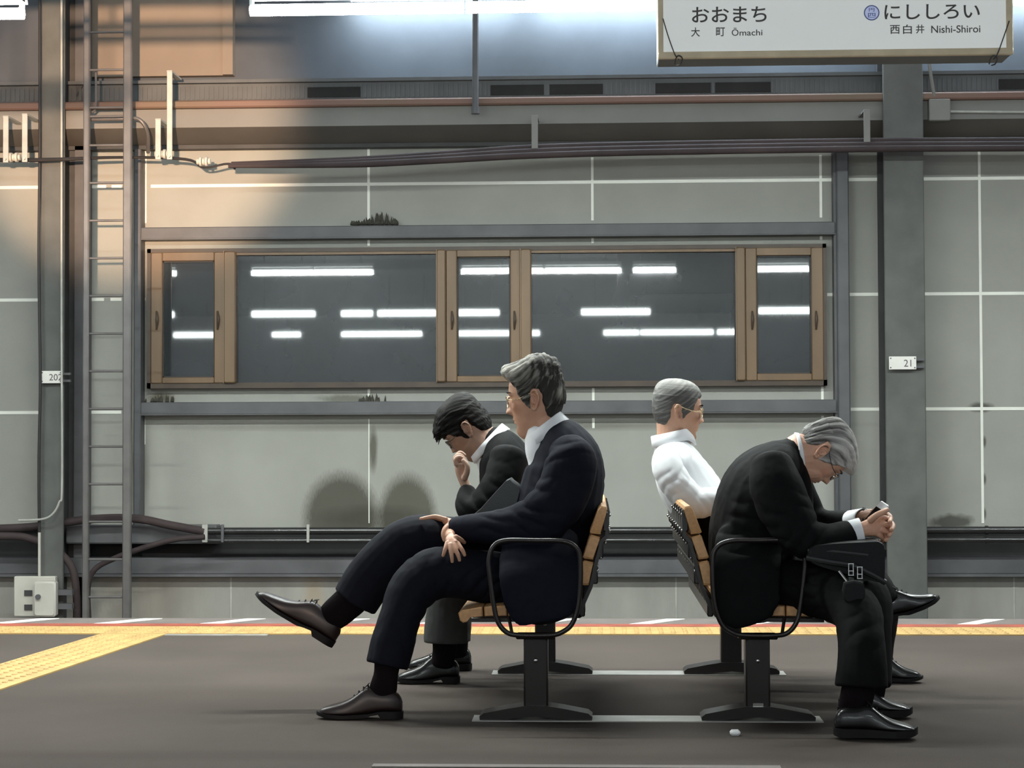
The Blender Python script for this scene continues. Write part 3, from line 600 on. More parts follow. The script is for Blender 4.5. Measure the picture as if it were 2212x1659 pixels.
# ------------------------------------------------------------------ benches
YN, YF = 6.45, 7.68
def bench(cx_px, f, label):
    cx = PX(cx_px, YN); q = S(YN)
    X = lambda d: cx + f * d * q
    Z = lambda y: EYE - (y - 937) * q
    root = empty('platform_bench', (cx, (YN + YF) / 2, 0), label, 'bench', None)
    y0, y1 = YN - .02, YF + .04
    def slat(poly, name):
        mb = MB(); pts = [(X(d), Z(y)) for d, y in poly]; n = 3
        for i in range(n):
            a = y0 + (y1 - y0) * i / n + (.006 if i else 0); b = y0 + (y1 - y0) * (i + 1) / n - .006
            cxp = np.mean([p[0] for p in pts]); czp = np.mean([p[1] for p in pts])
            sh = [(cxp + (p[0] - cxp) * .9, czp + (p[1] - czp) * .86) for p in pts]
            # bevelled ends
            m_ = len(pts); v = [(x, a, z) for x, z in sh] + [(x, a + .004, z) for x, z in pts] + [(x, b - .004, z) for x, z in pts] + [(x, b, z) for x, z in sh]
            fc = [tuple(range(m_ - 1, -1, -1)), tuple(range(3 * m_, 4 * m_))]
            for k in range(3):
                for j in range(m_): w = (j + 1) % m_; fc.append((k * m_ + j, k * m_ + w, (k + 1) * m_ + w, (k + 1) * m_ + j))
            mb.add(v, fc)
        return mb
    seat = [[(167, 1322), (160, 1316), (120, 1309), (115, 1310), (114, 1329), (140, 1331), (148, 1341), (156, 1343), (163, 1338)],
            [(111, 1309), (64, 1306), (62, 1308), (62, 1328), (110, 1329)], [(59, 1306), (12, 1306), (10, 1308), (10, 1328), (59, 1328)],
            [(7, 1306), (-38, 1304), (-40, 1306), (-40, 1327), (7, 1328)], [(-43, 1304), (-80, 1296), (-84, 1300), (-80, 1318), (-44, 1326)]]
    back = [[(-98, 1262), (-92, 1256), (-102, 1212), (-106, 1209), (-124, 1213), (-124, 1217), (-114, 1262)],
            [(-105, 1205), (-102, 1202), (-117, 1157), (-121, 1154), (-139, 1159), (-139, 1163), (-124, 1207)],
            [(-120, 1151), (-117, 1148), (-136, 1098), (-142, 1092), (-152, 1094), (-155, 1100), (-153, 1110), (-140, 1153)]]
    mb = MB()
    for s in seat: g = slat(s, 'seat'); v, fc = g.data(); mb.add(v, fc)
    build(mb, 'seat', M['wood'], root, auto=30)
    mb = MB()
    for s in back: g = slat(s, 'back'); v, fc = g.data(); mb.add(v, fc)
    build(mb, 'backrest', M['wood'], root, auto=30)
    # dark slatted rear shell
    mb = MB()
    tr = [(-156, 1100), (-150, 1155), (-140, 1165), (-126, 1215), (-116, 1262), (-98, 1300), (-86, 1322), (10, 1332), (110, 1333), (142, 1335)]
    tr2 = [(-160, 1102), (-157, 1160), (-146, 1170), (-133, 1220), (-122, 1268), (-104, 1308), (-90, 1330), (10, 1340), (110, 1341), (142, 1341)]
    n = len(tr)
    for i in range(9):
        a = y0 + (y1 - y0) * (i + .0) / 8.6; b = a + .028
        poly = [(X(d), Z(y)) for d, y in tr] + [(X(d), Z(y)) for d, y in reversed(tr2)]
        # build as quads strips
        v = [(X(d), yy, Z(y)) for yy in (a, b) for (d, y) in tr + tr2]; fc = []
        for k in range(n - 1):
            fc += [(k, k + 1, 2 * n + k + 1, 2 * n + k), (n + k, 3 * n + k, 3 * n + k + 1, n + k + 1), (k, n + k, n + k + 1, k + 1), (2 * n + k, 2 * n + k + 1, 3 * n + k + 1, 3 * n + k)]
        fc += [(0, 2 * n, 3 * n, n), (n - 1, 2 * n - 1, 4 * n - 1, 3 * n - 1)]
        rb_ = MB(); rb_.add(v, fc); build(rb_, 'support_rib', M['bench'], root, auto=30)
    for (d, y) in ((-142, 1128), (-130, 1185), (-118, 1240), (-90, 1310)):     # long rear bars
        mb.box(X(d - 3), X(d - 16), y0 + .01, y1 - .01, Z(y + 20), Z(y - 20), .004)
    build(mb, 'rear_bar', M['bench'], root, auto=30)
    mb = MB()
    for i in range(9):
        a = y0 + (y1 - y0) * i / 8.6 + .014
        for d, y in ((-158, 1112), (-158, 1146), (-149, 1172), (-139, 1204), (-131, 1232)): mb.ellipsoid((X(d - 1), a, Z(y)), (.006, .006, .006), 8, 6)
    build(mb, 'rear_bolt', M['bolt'], root)
    # two legs with spread feet
    for Y in (YN, YF):
        mb = MB()
        mb.box(X(-26), X(26), Y - .03, Y + .05, .03, Z(1372), .006)
        mb.box(X(-42), X(42), Y - .05, Y + .06, Z(1376), Z(1368), .004)
        pts = [(-120, 1549), (-121, 1541), (-112, 1534), (-60, 1524), (-28, 1519), (28, 1519), (60, 1524), (112, 1534), (121, 1541), (120, 1549), (70, 1547), (0, 1541), (-70, 1547)]
        mb.prism([(X(d), max(.002, Z(y))) for d, y in pts][::1], Y - .045, Y + .065)
        lg = build(mb, 'leg', M['bench'], root, auto=30)
        mb = MB(); mb.ellipsoid((X(0), Y - .032, Z(1422)), (.008, .006, .008), 10, 6); build(mb, 'bolt', M['bolt'], lg)
        if f > 0 and Y == YN:
            mb = MB(); mb.box(X(-11), X(11), Y - .034, Y - .03, Z(1520), Z(1512)); build(mb, 'small_plate', M['bolt'], lg)
        # armrest loop
        loop = [(-94, 1290), (-97, 1215), (-90, 1182), (-62, 1166), (0, 1164), (62, 1164), (88, 1176), (98, 1205), (96, 1240), (88, 1300), (80, 1335), (62, 1358), (35, 1365), (-30, 1365), (-58, 1358), (-80, 1338)]
        Ya = Y - .08 if Y == YN else Y + .06
        mb = MB(); mb.tube([(X(d), Ya, Z(y)) for d, y in loop], .0085, n=12, k=6, closed=True)
        mb.tube([(X(50), Ya + .02, Z(1362)), (X(58), Ya + .06, Z(1330))], .006, n=8)
        mb.box(X(-40), X(40), min(Ya, Y) - .004, max(Ya, Y) + .004, Z(1371), Z(1364), .003)
        build(mb, 'armrest', M['bench'], root)
    return root
bench(1156, -1, 'wood-slat bench under the man in the navy suit, facing left')
bench(1632, 1, 'wood-slat bench under the man in the black suit, facing right, its back ribs showing')
for Y, lab in ((YN, 'pale metal rail on the asphalt joining the near bench legs'), (YF, 'pale metal rail on the asphalt joining the far bench legs')):
    mb = MB(); mb.box(PX(1020, YN), PX(1770, YN), Y - .06, Y + .07, .0, .0035)
    tag(build(mb, 'floor_rail', M['metal_plate']), lab, 'floor rail')
mb = MB(); a = P(1588, 1580, ky(1584)); mb.box(a[0] - .017, a[0] + .017, a[1] - .01, a[1] + .02, 0, .018, .006)
tag(build(mb, 'litter_scrap', M['phone_white']), 'small white scrap on the floor in front of the right bench leg', 'litter')

# ================================================================== PEOPLE
def snoise(p, scale, seed=0, octv=3):
    r = np.random.default_rng(seed); out = np.zeros(len(p)); a = 1.0; tot = 0
    q = p * scale
    for o in range(octv):
        for k in range(5):
            d = r.normal(size=3); d /= np.linalg.norm(d); ph = r.random() * 6.28; e = r.normal(size=3) * .7
            out += a * np.sin(q @ d * 2.2 + ph + 1.3 * np.sin(q @ e + ph * 2)) / 5
        tot += a * .5; a *= .5; q = q * 2.07
    return out / tot
def skin_tube(mb, pts, k=6, n=20, cap=True, flat_end=False):
    """pts: (px, py, Y, ra_px, rb_px) - ra in the picture plane, rb across it; smooth closed tube"""
    A = np.array([[*P(p[0], p[1], p[2]), p[3] * S(p[2]), p[4] * S(p[2])] for p in pts])
    A = catmull(A, k) if len(A) > 2 else np.array([A[0] + (A[1] - A[0]) * t for t in np.linspace(0, 1, k + 1)])
    if cap:
        d0 = A[0, :3] - A[1, :3]; d0 /= np.linalg.norm(d0); d1 = A[-1, :3] - A[-2, :3]; d1 /= np.linalg.norm(d1)
        pre = []; post = []
        for t in (.97, .8, .5): 
            s = math.sqrt(1 - t * t); r0 = min(A[0, 3], A[0, 4]) * .6; r1 = min(A[-1, 3], A[-1, 4]) * .6
            pre.append([*(A[0, :3] + d0 * r0 * t), A[0, 3] * s, A[0, 4] * s]); post.insert(0, [*(A[-1, :3] + d1 * r1 * t), A[-1, 3] * s, A[-1, 4] * s])
        A = np.array(pre + A.tolist() + ([] if flat_end else post))
    p = A[:, :3]; t = np.gradient(p, axis=0); t /= np.linalg.norm(t, axis=1)[:, None]
    L = np.array([0, 1., 0]) - t * t[:, 1:2]; bad = np.linalg.norm(L, axis=1) < .25
    L[bad] = np.array([1., 0, 0]) - t[bad] * t[bad][:, 0:1]
    L /= np.linalg.norm(L, axis=1)[:, None]; Nn = np.cross(t, L)
    an = np.linspace(0, 2 * np.pi, n, endpoint=False)
    v = p[:, None] + np.cos(an)[None, :, None] * Nn[:, None] * A[:, 3][:, None, None] + np.sin(an)[None, :, None] * L[:, None] * A[:, 4][:, None, None]
    m = len(p); f = []
    for i in range(m - 1):
        for q in range(n): w = (q + 1) % n; f.append((i * n + q, i * n + w, (i + 1) * n + w, (i + 1) * n + q))
    f.append(tuple(range(n - 1, -1, -1))); f.append(tuple(range((m - 1) * n, m * n)))
    mb.add(v.reshape(-1, 3), f)
def remesh(mb, voxel, smooth=4, sf=.5):
    v, f = mb.data(); me = bpy.data.meshes.new('t'); me.from_pydata(v.tolist(), [], f); me.update()
    o = bpy.data.objects.new('t', me); COL.objects.link(o)
    r = o.modifiers.new('r', 'REMESH'); r.mode = 'VOXEL'; r.voxel_size = voxel; r.adaptivity = 0.0
    if smooth: s = o.modifiers.new('s', 'SMOOTH'); s.factor = sf; s.iterations = smooth
    dg = bpy.context.evaluated_depsgraph_get(); dg.update(); em = bpy.data.meshes.new_from_object(o.evaluated_get(dg))
    bpy.data.objects.remove(o); bpy.data.meshes.remove(me)
    n = len(em.vertices); co = np.empty(n * 3); em.vertices.foreach_get('co', co); co = co.reshape(-1, 3)
    no = np.empty(n * 3); em.vertex_normals.foreach_get('vector', no) if hasattr(em.vertex_normals, 'foreach_get') else None
    no = no.reshape(-1, 3)
    nl = len(em.loops); li = np.empty(nl, np.int32); em.loops.foreach_get('vertex_index', li)
    ls = np.empty(len(em.polygons), np.int32); em.polygons.foreach_get('loop_start', ls); lt = np.empty(len(em.polygons), np.int32); em.polygons.foreach_get('loop_total', lt)
    f = [tuple(li[a:a + b].tolist()) for a, b in zip(ls, lt)]
    bpy.data.meshes.remove(em)
    return co, no, f
def cloth(name, chains, m, parent, voxel=.006, smooth=4, creases=(), amp=.0022, scale=9, seed=1, extra=None, stretch=(1, 1, 1), flat=False):
    mb = MB()
    for c in chains: skin_tube(mb, c, flat_end=flat)
    if extra: extra(mb)
    co, no, f = remesh(mb, voxel, smooth)
    d = amp * (snoise(co * np.array(stretch), scale, seed) + .45 * (1 - 2 * np.abs(snoise(co, scale * 1.9, seed + 5))))
    for i, (px, py, Y, R, ang, lam, A_) in enumerate(creases):
        c = P(px, py, Y); q = co - c; w = np.exp(-((q ** 2).sum(1)) / (R * R)); a = math.radians(ang)
        s = q[:, 0] * math.cos(a) + q[:, 2] * math.sin(a); t = -q[:, 0] * math.sin(a) + q[:, 2] * math.cos(a)
        ph = s / lam * 2 * np.pi * .8 + 3.0 * snoise(co, 11, seed + 20 + i, 2) + 2.2 * np.sin(t * 9 + i)
        wave = 1 - 2 * np.abs(np.sin(ph / 2)) ** .8
        d = d - .85 * A_ * w * wave * np.clip(.55 + .8 * snoise(co, 9, seed + 40 + i, 2), 0, 1.2)
    co = co + no * d[:, None]
    return make(name, co, f, m, parent)
# ---- head -----------------------------------------------------------
ZT = [(.115, -.006, -.014, .004), (.113, .022, -.045, .028), (.105, .046, -.068, .046), (.095, .063, -.082, .058), (.08, .077, -.091, .067), (.06, .088, -.097, .073), (.035, .094, -.099, .0755),
      (.015, .0925, -.098, .0755), (-.01, .0905, -.093, .074), (-.03, .0895, -.083, .0715), (-.05, .088, -.068, .067), (-.068, .085, -.05, .061), (-.085, .082, -.03, .052),
      (-.100, .078, -.008, .041), (-.110, .068, .012, .028), (-.1155, .055, .025, .012), (-.117, .045, .035, .003)]
ZT = np.array(ZT)[::-1]
def head_grid(nz=90, na=96, feats=True, grow=0.0, nose=1.0):
    zs_ = np.concatenate([np.linspace(-.117, -.09, 14, endpoint=False), np.linspace(-.09, .09, nz - 30, endpoint=False), .115 - .025 * (1 - np.linspace(0, 1, 16)) ** 2])
    xf = np.interp(zs_, ZT[:, 0], ZT[:, 1]); xb = np.interp(zs_, ZT[:, 0], ZT[:, 2]); w = np.interp(zs_, ZT[:, 0], ZT[:, 3])
    for arr in (xf, xb, w):
        arr[1:-1] = .25 * arr[:-2] + .5 * arr[1:-1] + .25 * arr[2:]; arr[1:-1] = .25 * arr[:-2] + .5 * arr[1:-1] + .25 * arr[2:]
    an = np.linspace(0, 2 * np.pi, na, endpoint=False)
    c, s = np.cos(an), np.sin(an)
    V = []
    for z, a, b, ww in zip(zs_, xf, xb, w):
        wide = .012; xc = wide if a - b > .06 else (a + b) / 2; xc = min(max(xc - .01, b + .3 * (a - b)), a - .3 * (a - b))
        rx_ = np.where(c > 0, a - xc, xc - b); ex = 2.15 if z < .06 else 2.0
        cc = np.sign(c) * np.abs(c) ** (2 / ex); ss = np.sign(s) * np.abs(s) ** (2 / ex)
        V.append(np.stack([xc + rx_ * cc, ww * ss, np.full(na, z)], 1))
    V = np.array(V)
    if feats:
        x, y, z = V[..., 0], V[..., 1], V[..., 2]; front = np.clip((x - .02) / .05, 0, 1)
        g = lambda u, s_: np.exp(-(u / s_) ** 2)
        d = np.zeros_like(x)
        zn = np.clip((.026 - z) / .050, 0, 1); nb = np.where(z > -.024, zn, np.clip((z + .036) / .012, 0, 1) * .95)
        nb = np.where(z > .026, 0, nb); wn = .0065 + .0075 * zn
        d += nose * .0235 * nb * g(y, wn) + nose * .008 * g(z + .022, .008) * (g(y - .013, .006) + g(y + .013, .006))
        for sgn_ in (1, -1):
            d += -.012 * g(y - sgn_ * .031, .017) * g(z - .013, .012) + .0055 * g(y - sgn_ * .031, .011) * g(z - .010, .007)
            d += .0055 * g(y - sgn_ * .030, .018) * g(z - .031, .006) + .005 * g(y - sgn_ * .048, .016) * g(z + .016, .013)
        d += -.005 * g(y, .012) * g(z - .022, .009)
        d += .006 * g(y, .022) * g(z + .0475, .0042) + .0055 * g(y, .020) * g(z + .0575, .0045) - .0035 * g(y, .024) * g(z + .0525, .002)
        d += -.004 * g(y, .022) * g(z + .068, .006) + .006 * g(y, .020) * g(z + .087, .012) + .003 * g(y, .02) * g(z + .040, .006)
        V[..., 0] += d * front
        V[..., 1] -= np.sign(y) * .0035 * g(z + .04, .022) * g(x - .055, .022)      # cheek hollow
    return V
def grid_faces(nr, na):
    f = []
    for i in range(nr - 1):
        for q in range(na): w = (q + 1) % na; f.append((i * na + q, i * na + w, (i + 1) * na + w, (i + 1) * na + q))
    f.append(tuple(range(na - 1, -1, -1))); f.append(tuple(range((nr - 1) * na, nr * na)))
    return f
class Head:
    def __init__(h, px, py, Y, s, pitch, yaw=0, sx=1.0, sz=1.0, sy=1.0, roll=0):
        p = math.radians(pitch); fw = np.array([s * math.cos(p), 0, -math.sin(p)]); up = np.array([s * math.sin(p), 0, math.cos(p)]); lat = np.cross(up, fw)
        a = math.radians(yaw); fw, lat = fw * math.cos(a) + lat * math.sin(a), lat * math.cos(a) - fw * math.sin(a)
        a = math.radians(roll); up, lat = up * math.cos(a) + lat * math.sin(a), lat * math.cos(a) - up * math.sin(a)
        h.R = np.stack([fw, lat, up], 1); h.c = P(px, py, Y); h.sc = np.array([sx, sy, sz])
    def w(h, v): return (np.asarray(v, float) * h.sc) @ h.R.T + h.c
    def inv(h, v): return ((v - h.c) @ h.R) / h.sc
def add_head(mb, h, nose=1.0):
    V = head_grid(nose=nose); nr, na, _ = V.shape; mb.add(h.w(V.reshape(-1, 3)), grid_faces(nr, na))
    for sd in (1, -1):
        y = lambda x: sd * (.0755 + max(0, .0 - x) * .25)
        E_ = [(.004, .016), (.000, .024), (-.010, .029), (-.020, .026), (-.025, .015), (-.024, .003), (-.018, -.009), (-.011, -.018), (-.005, -.025), (.002, -.026), (.005, -.018)]
        m2 = MB(); m2.tube([(x, y(x) + sd * (.003 + .006 * math.exp(-((i - 4) / 2.5) ** 2)), z) for i, (x, z) in enumerate(E_)], [.0028, .0032, .0036, .0036, .0034, .0032, .0034, .0042, .0055, .0060, .0045], n=8, k=4)
        m2.tube([(-.004, y(0) + sd * .002, .016), (-.013, y(0) + sd * .005, .013), (-.017, y(0) + sd * .006, .003), (-.014, y(0) + sd * .0045, -.008), (-.006, y(0) + sd * .002, -.014)], .0027, n=8, k=3)
        m2.tube([(.004, y(0) - sd * .001, -.001), (.003, y(0) + sd * .003, -.006), (.000, y(0) + sd * .001, -.011)], .0032, n=8, k=2)
        m2.ellipsoid((-.014, sd * .0765, .002), (.011, .0030, .023), 12, 8)
        v, f = m2.data(); mb.add(h.w(v), f)
def polymask(x, z, poly):
    """signed distance to a closed polygon in head (x,z), positive inside"""
    pts = np.array(poly); d = np.full(x.shape, 9.0); ins = np.zeros(x.shape, bool)
    for i in range(len(pts)):
        a, b = pts[i], pts[(i + 1) % len(pts)]; e = b - a; t = np.clip(((x - a[0]) * e[0] + (z - a[1]) * e[1]) / (e @ e), 0, 1)
        d = np.minimum(d, np.hypot(x - a[0] - t * e[0], z - a[1] - t * e[1]))
        cnd = ((a[1] > z) != (b[1] > z)) & (x < (b[0] - a[0]) * (z - a[1]) / (b[1] - a[1] + 1e-12) + a[0]); ins ^= cnd
    return np.where(ins, d, -d)
def add_hair(h, poly, m, parent, thick, ang, seed, amp=.0022, soft=.010, tone=None, bumps=(), curve=0.0, freq=150, tk=.42):
    V = head_grid(240, 340, feats=False).reshape(-1, 3); nr = len(V) // 340
    # normals by ellipsoid-like gradient
    n = V - np.array([-.005, 0, .01]); n[:, 2] *= .8; n[:, 1] *= 1.35; n /= np.linalg.norm(n, axis=1)[:, None]
    x, y, z = V[:, 0], V[:, 1], V[:, 2]
    wob = .0035 * snoise(V, 60, seed + 3, 2)
    sd = polymask(x, z, poly) + wob
    th = thick(x, y, z); k = np.clip(sd / soft, -1, 1); lift = np.where(k > 0, th * (1 - (1 - k) ** 2), k * .008)
    a = math.radians(ang) + curve * (x / .1); s = x * np.cos(a) + z * np.sin(a); t = -x * np.sin(a) + z * np.cos(a)
    q = np.stack([s * 9, t * 150 * freq / 150, y * 110], 1)
    st = snoise(q, 1.0, seed, 4); lump = snoise(np.stack([s * 1.2, t * 3.4, y * 3], 1), 11, seed + 9, 2)
    d = lift + (amp * st + amp * 1.4 * lump) * np.clip(k, 0, 1)
    for (bx, bz, br, bh) in bumps: d += bh * np.exp(-((x - bx) ** 2 + (z - bz) ** 2) / br ** 2) * np.clip(k, 0, 1)
    V2 = V + n * d[:, None]
    f = grid_faces(nr, 340); keep = k > -.95
    f = [q_ for q_ in f if len(q_) == 4 and any(keep[i] for i in q_) or (len(q_) > 4 and keep[q_[0]])]
    used = np.zeros(len(V2), bool)
    for q_ in f: used[list(q_)] = True
    idx = np.cumsum(used) - 1; f = [tuple(int(idx[i]) for i in q_) for q_ in f]
    o = make('hair', h.w(V2[used]), f, m, parent)
    tn = .5 + tk * st + .16 * lump + (tone(x, y, z) if tone else 0)
    at = o.data.attributes.new('tone', 'FLOAT', 'POINT'); at.data.foreach_set('value', np.clip(tn[used], 0, 1).astype(np.float32))
    return o
def person(name, label, h, neck, cores, hands, m, loc, voxel=.0023, lips=True, stubble=0.0, nose=1.0):
    mb = MB(); add_head(mb, h, nose)
    for c in neck: skin_tube(mb, c)
    for c in cores: skin_tube(mb, [(p[0], p[1], p[2], p[3] * .42, p[4] * .42) for p in c])
    for c in hands:                                        # fingers: (px,py,Y,r_mm)
        skin_tube(mb, [(p[0], p[1], p[2], p[3] / 1000 / S(p[2]), (p[4] if len(p) > 4 else p[3]) / 1000 / S(p[2])) for p in c], n=12, k=4)
    co, no, f = remesh(mb, voxel, 2, .45)
    o = make(name, co, f, m, None, origin=loc)
    L = h.inv(co); tn = np.full(len(co), .5)
    g = lambda c_, r_: np.exp(-(((L - np.array(c_)) / np.array(r_)) ** 2).sum(1))
    tn += .30 * g((.093, 0, -.0525), (.012, .022, .0055)) - .3 * g((.092, 0, -.0525), (.02, .025, .0012))  # lip colour, with the mouth crease's shade put into the tone
    for sgn_ in (1, -1): tn += -.32 * g((.086, sgn_ * .031, .006), (.02, .014, .0016)) + .15 * g((.07, sgn_ * .05, -.018), (.03, .02, .02)) + .22 * g((-.012, sgn_ * .078, .0), (.010, .012, .022)) - .38 * g((-.007, sgn_ * .0765, -.001), (.0055, .006, .009)) - .22 * g((-.014, sgn_ * .078, .020), (.008, .006, .003))  # lash line, flushed cheeks and ears; ear hollows' shade put into the tone
    inh = (np.abs(L[:, 0]) < .13) & (np.abs(L[:, 2]) < .14)
    if stubble: tn -= stubble * np.clip(g((.075, 0, -.085), (.035, .05, .03)) + g((.09, 0, -.038), (.012, .024, .007)), 0, 1)
    tn = np.where(inh, tn, .5) + .05 * snoise(co, 30, 3, 2)
    at = o.data.attributes.new('tone', 'FLOAT', 'POINT'); at.data.foreach_set('value', np.clip(tn, 0, 1).astype(np.float32))
    return tag(o, label, 'person')
def brows(h, parent, m, dark=True):
    for sd in (1, -1):
        mb = MB(); mb.tube([(.094, sd * .012, .0335), (.0965, sd * .022, .0375), (.091, sd * .036, .038), (.080, sd * .047, .034)], [.0014, .0030, .0028, .0012], n=8, k=4)
        v, f = mb.data(); make('eyebrow', h.w(v), f, m, parent)
def glasses(h, parent, m, rimr=(.023, .017), dz=.008, dx=.006, thick=.0013, lens=True, half=False, arm_z=.014):
    mb = MB(); X = .100 + dx
    for sd in (1, -1):
        an = np.linspace(0, 2 * np.pi, 28, endpoint=False)
        ring = [(X - .012 * abs(math.cos(t) * .5 + .5 if sd > 0 else -math.cos(t) * .5 + .5) * 0 - .35 * max(0, abs(sd * .032 + rimr[0] * math.cos(t)) - .02), sd * .032 + rimr[0] * math.cos(t), dz + rimr[1] * math.sin(t)) for t in an]
        mb.tube(ring, thick, n=6, closed=True)
        mb.tube([(X - .013, sd * .053, dz + .006), (X - .018, sd * .066, dz + .006), (.06, sd * .0785, arm_z - .003), (.02, sd * .080, arm_z + .004), (-.010, sd * .081, arm_z + .012), (-.026, sd * .083, arm_z - .006)], thick, n=6, k=4)
    mb.tube([(X - .004, .010, dz + .004), (X + .002, 0, dz + .007), (X - .004, -.010, dz + .004)], thick, n=6, k=3)
    v, f = mb.data(); o = make('glasses', h.w(v), f, m, parent)
    if lens:
        for sd in (1, -1):
            m2 = MB(); n = 24; an = np.linspace(0, 2 * np.pi, n, endpoint=False); v = []
            for off in (0, .0012):
                for t in an: yy = sd * .032 + rimr[0] * .96 * math.cos(t); v.append((X - off - .35 * max(0, abs(yy) - .02), yy, dz + rimr[1] * .96 * math.sin(t)))
            f = [tuple(range(n)), tuple(range(2 * n - 1, n - 1, -1))] + [(i, n + i, n + (i + 1) % n, (i + 1) % n) for i in range(n)]
            make('lens', h.w(v), f, M['lens'], o)
    return o
def shoe(parent, heel, toe, Y, m, ht=1.0, width=.092, label=None, pointed=.75, sole_h=.010, heel_h=.024, yaw=0.0, laces=True, chunky=False, flip=1, opening=.36):
    """heel/toe: photo pixels of the two ends of the sole line"""
    a, b = P(heel[0], heel[1], Y), P(toe[0], toe[1], Y); ax = b - a; Lg = float(np.linalg.norm(ax)); ax /= Lg
    lat = np.array([0, 1., 0]); up = np.cross(ax, lat); up = up if up[2] > 0 else -up
    if flip < 0: up = -up
    if yaw:
        t = math.radians(yaw); ax, lat = ax * math.cos(t) + lat * math.sin(t), lat * math.cos(t) - ax * math.sin(t)
    Wd = lambda v: np.asarray(v)[:, 0:1] * ax + np.asarray(v)[:, 1:2] * lat + np.asarray(v)[:, 2:3] * up + a
    u = np.array([0, .02, .07, .16, .27, .36, .45, .55, .66, .78, .88, .95, .99, 1.0])
    hw = np.interp(u, [0, .03, .1, .25, .45, .7, .85, .95, 1], [.012, .026, .033, .034, .034, .046, .041, .026 * (2 - pointed), .008]) * width / .092
    top = np.interp(u, [0, .03, .1, .27, .40, .47, .55, .68, .82, .93, .98, 1], [.060, .086, .098, .096, .112, .105, .080, .058, .047, .039, .029, .016]) * ht
    bot = np.interp(u, [0, .25, .4, .7, .9, 1], [heel_h, heel_h, sole_h + .004, sole_h, sole_h + .003, sole_h + .010])
    na = 22; V = []
    for i, (uu, w_, t_, b_) in enumerate(zip(u, hw, top, bot)):
        for q in range(na):
            th = math.pi * q / (na - 1); c_, s_ = math.cos(th), math.sin(th)
            ex = .62 if uu < .4 else .8
            V.append((uu * Lg, w_ * np.sign(c_) * abs(c_) ** (ex * .8) * (1 if s_ < .5 else 1 - .25 * (s_ - .5) * (uu < .45)), b_ + (t_ - b_) * abs(s_) ** ex))
    f = []
    for i in range(len(u) - 1):
        for q in range(na): w = (q + 1) % na; f.append((i * na + q, i * na + w, (i + 1) * na + w, (i + 1) * na + q))
    f.append(tuple(range(na))); f.append(tuple(range(len(u) * na - 1, (len(u) - 1) * na - 1, -1)))
    o = make('shoe', Wd(V), f, m, parent)
    md = o.modifiers.new('s', 'SUBSURF'); md.levels = 2; md.render_levels = 2
    if label: o['label'] = label
    mb = MB(); n = 26; uu = np.linspace(0, 1, n)
    w2 = np.interp(uu, [0, .02, .1, .25, .45, .7, .85, .95, .985, 1], [.012, .027, .036, .036, .034, .049, .043, .030, .018, .006]) * width / .092
    so = [(x * (Lg + .008) - .003, w_) for x, w_ in zip(uu, w2)] + [(x * (Lg + .008) - .003, -w_) for x, w_ in zip(uu[::-1], w2[::-1])]
    zt = np.interp([p[0] / Lg for p in so], [0, .25, .4, .7, .9, 1], [heel_h, heel_h, sole_h + .004, sole_h, sole_h + .003, sole_h + .010]) + .002
    if chunky: zb = np.interp([p[0] / Lg for p in so], [0, .05, .9, 1], [.004, 0, 0, .008])
    else: zb = np.interp([p[0] / Lg for p in so], [0, .255, .262, .36, .45, .7, .9, 1], [0, 0, heel_h - .008, sole_h + .0, .001, .0, .003, .009])
    k = len(so); v = [(p[0], p[1], z) for p, z in zip(so, zt)] + [(p[0], p[1], z) for p, z in zip(so, zb)]
    mb.v = [Wd(v)]; mb.n = 2 * k
    mb.f = [(i, (i + 1) % k, k + (i + 1) % k, k + i) for i in range(k)]
    h2 = k // 2
    for i in range(h2 - 1): mb.f += [(i, i + 1, k - 2 - i, k - 1 - i), (k + i, k + k - 1 - i, k + k - 2 - i, k + i + 1)]
    build(mb, 'sole', M['sole'], o, auto=40)
    if laces:
        mb = MB()
        for i in range(4):
            x = Lg * (.40 + .055 * i); zt_ = float(np.interp(x / Lg, [.36, .40, .47, .55, .68], [.106, .112, .105, .080, .058])) * ht + .001
            v_, f_ = MB().tube([(x, -.017, zt_ - .010), (x + .002, -.009, zt_ - .001), (x + .003, 0, zt_ + .002), (x + .002, .009, zt_ - .001), (x, .017, zt_ - .010)], .0019, n=6, k=2).data(); mb.add(Wd(v_), f_)
        for sd in (1, -1):
            v_, f_ = MB().tube([(Lg * .42, 0, .112 * ht), (Lg * .40, sd * .016, .120 * ht), (Lg * .44, sd * .022, .108 * ht), (Lg * .43, sd * .004, .112 * ht)], .0016, n=6, k=4).data(); mb.add(Wd(v_), f_)
        build(mb, 'laces', M['sole'], o)
    return o
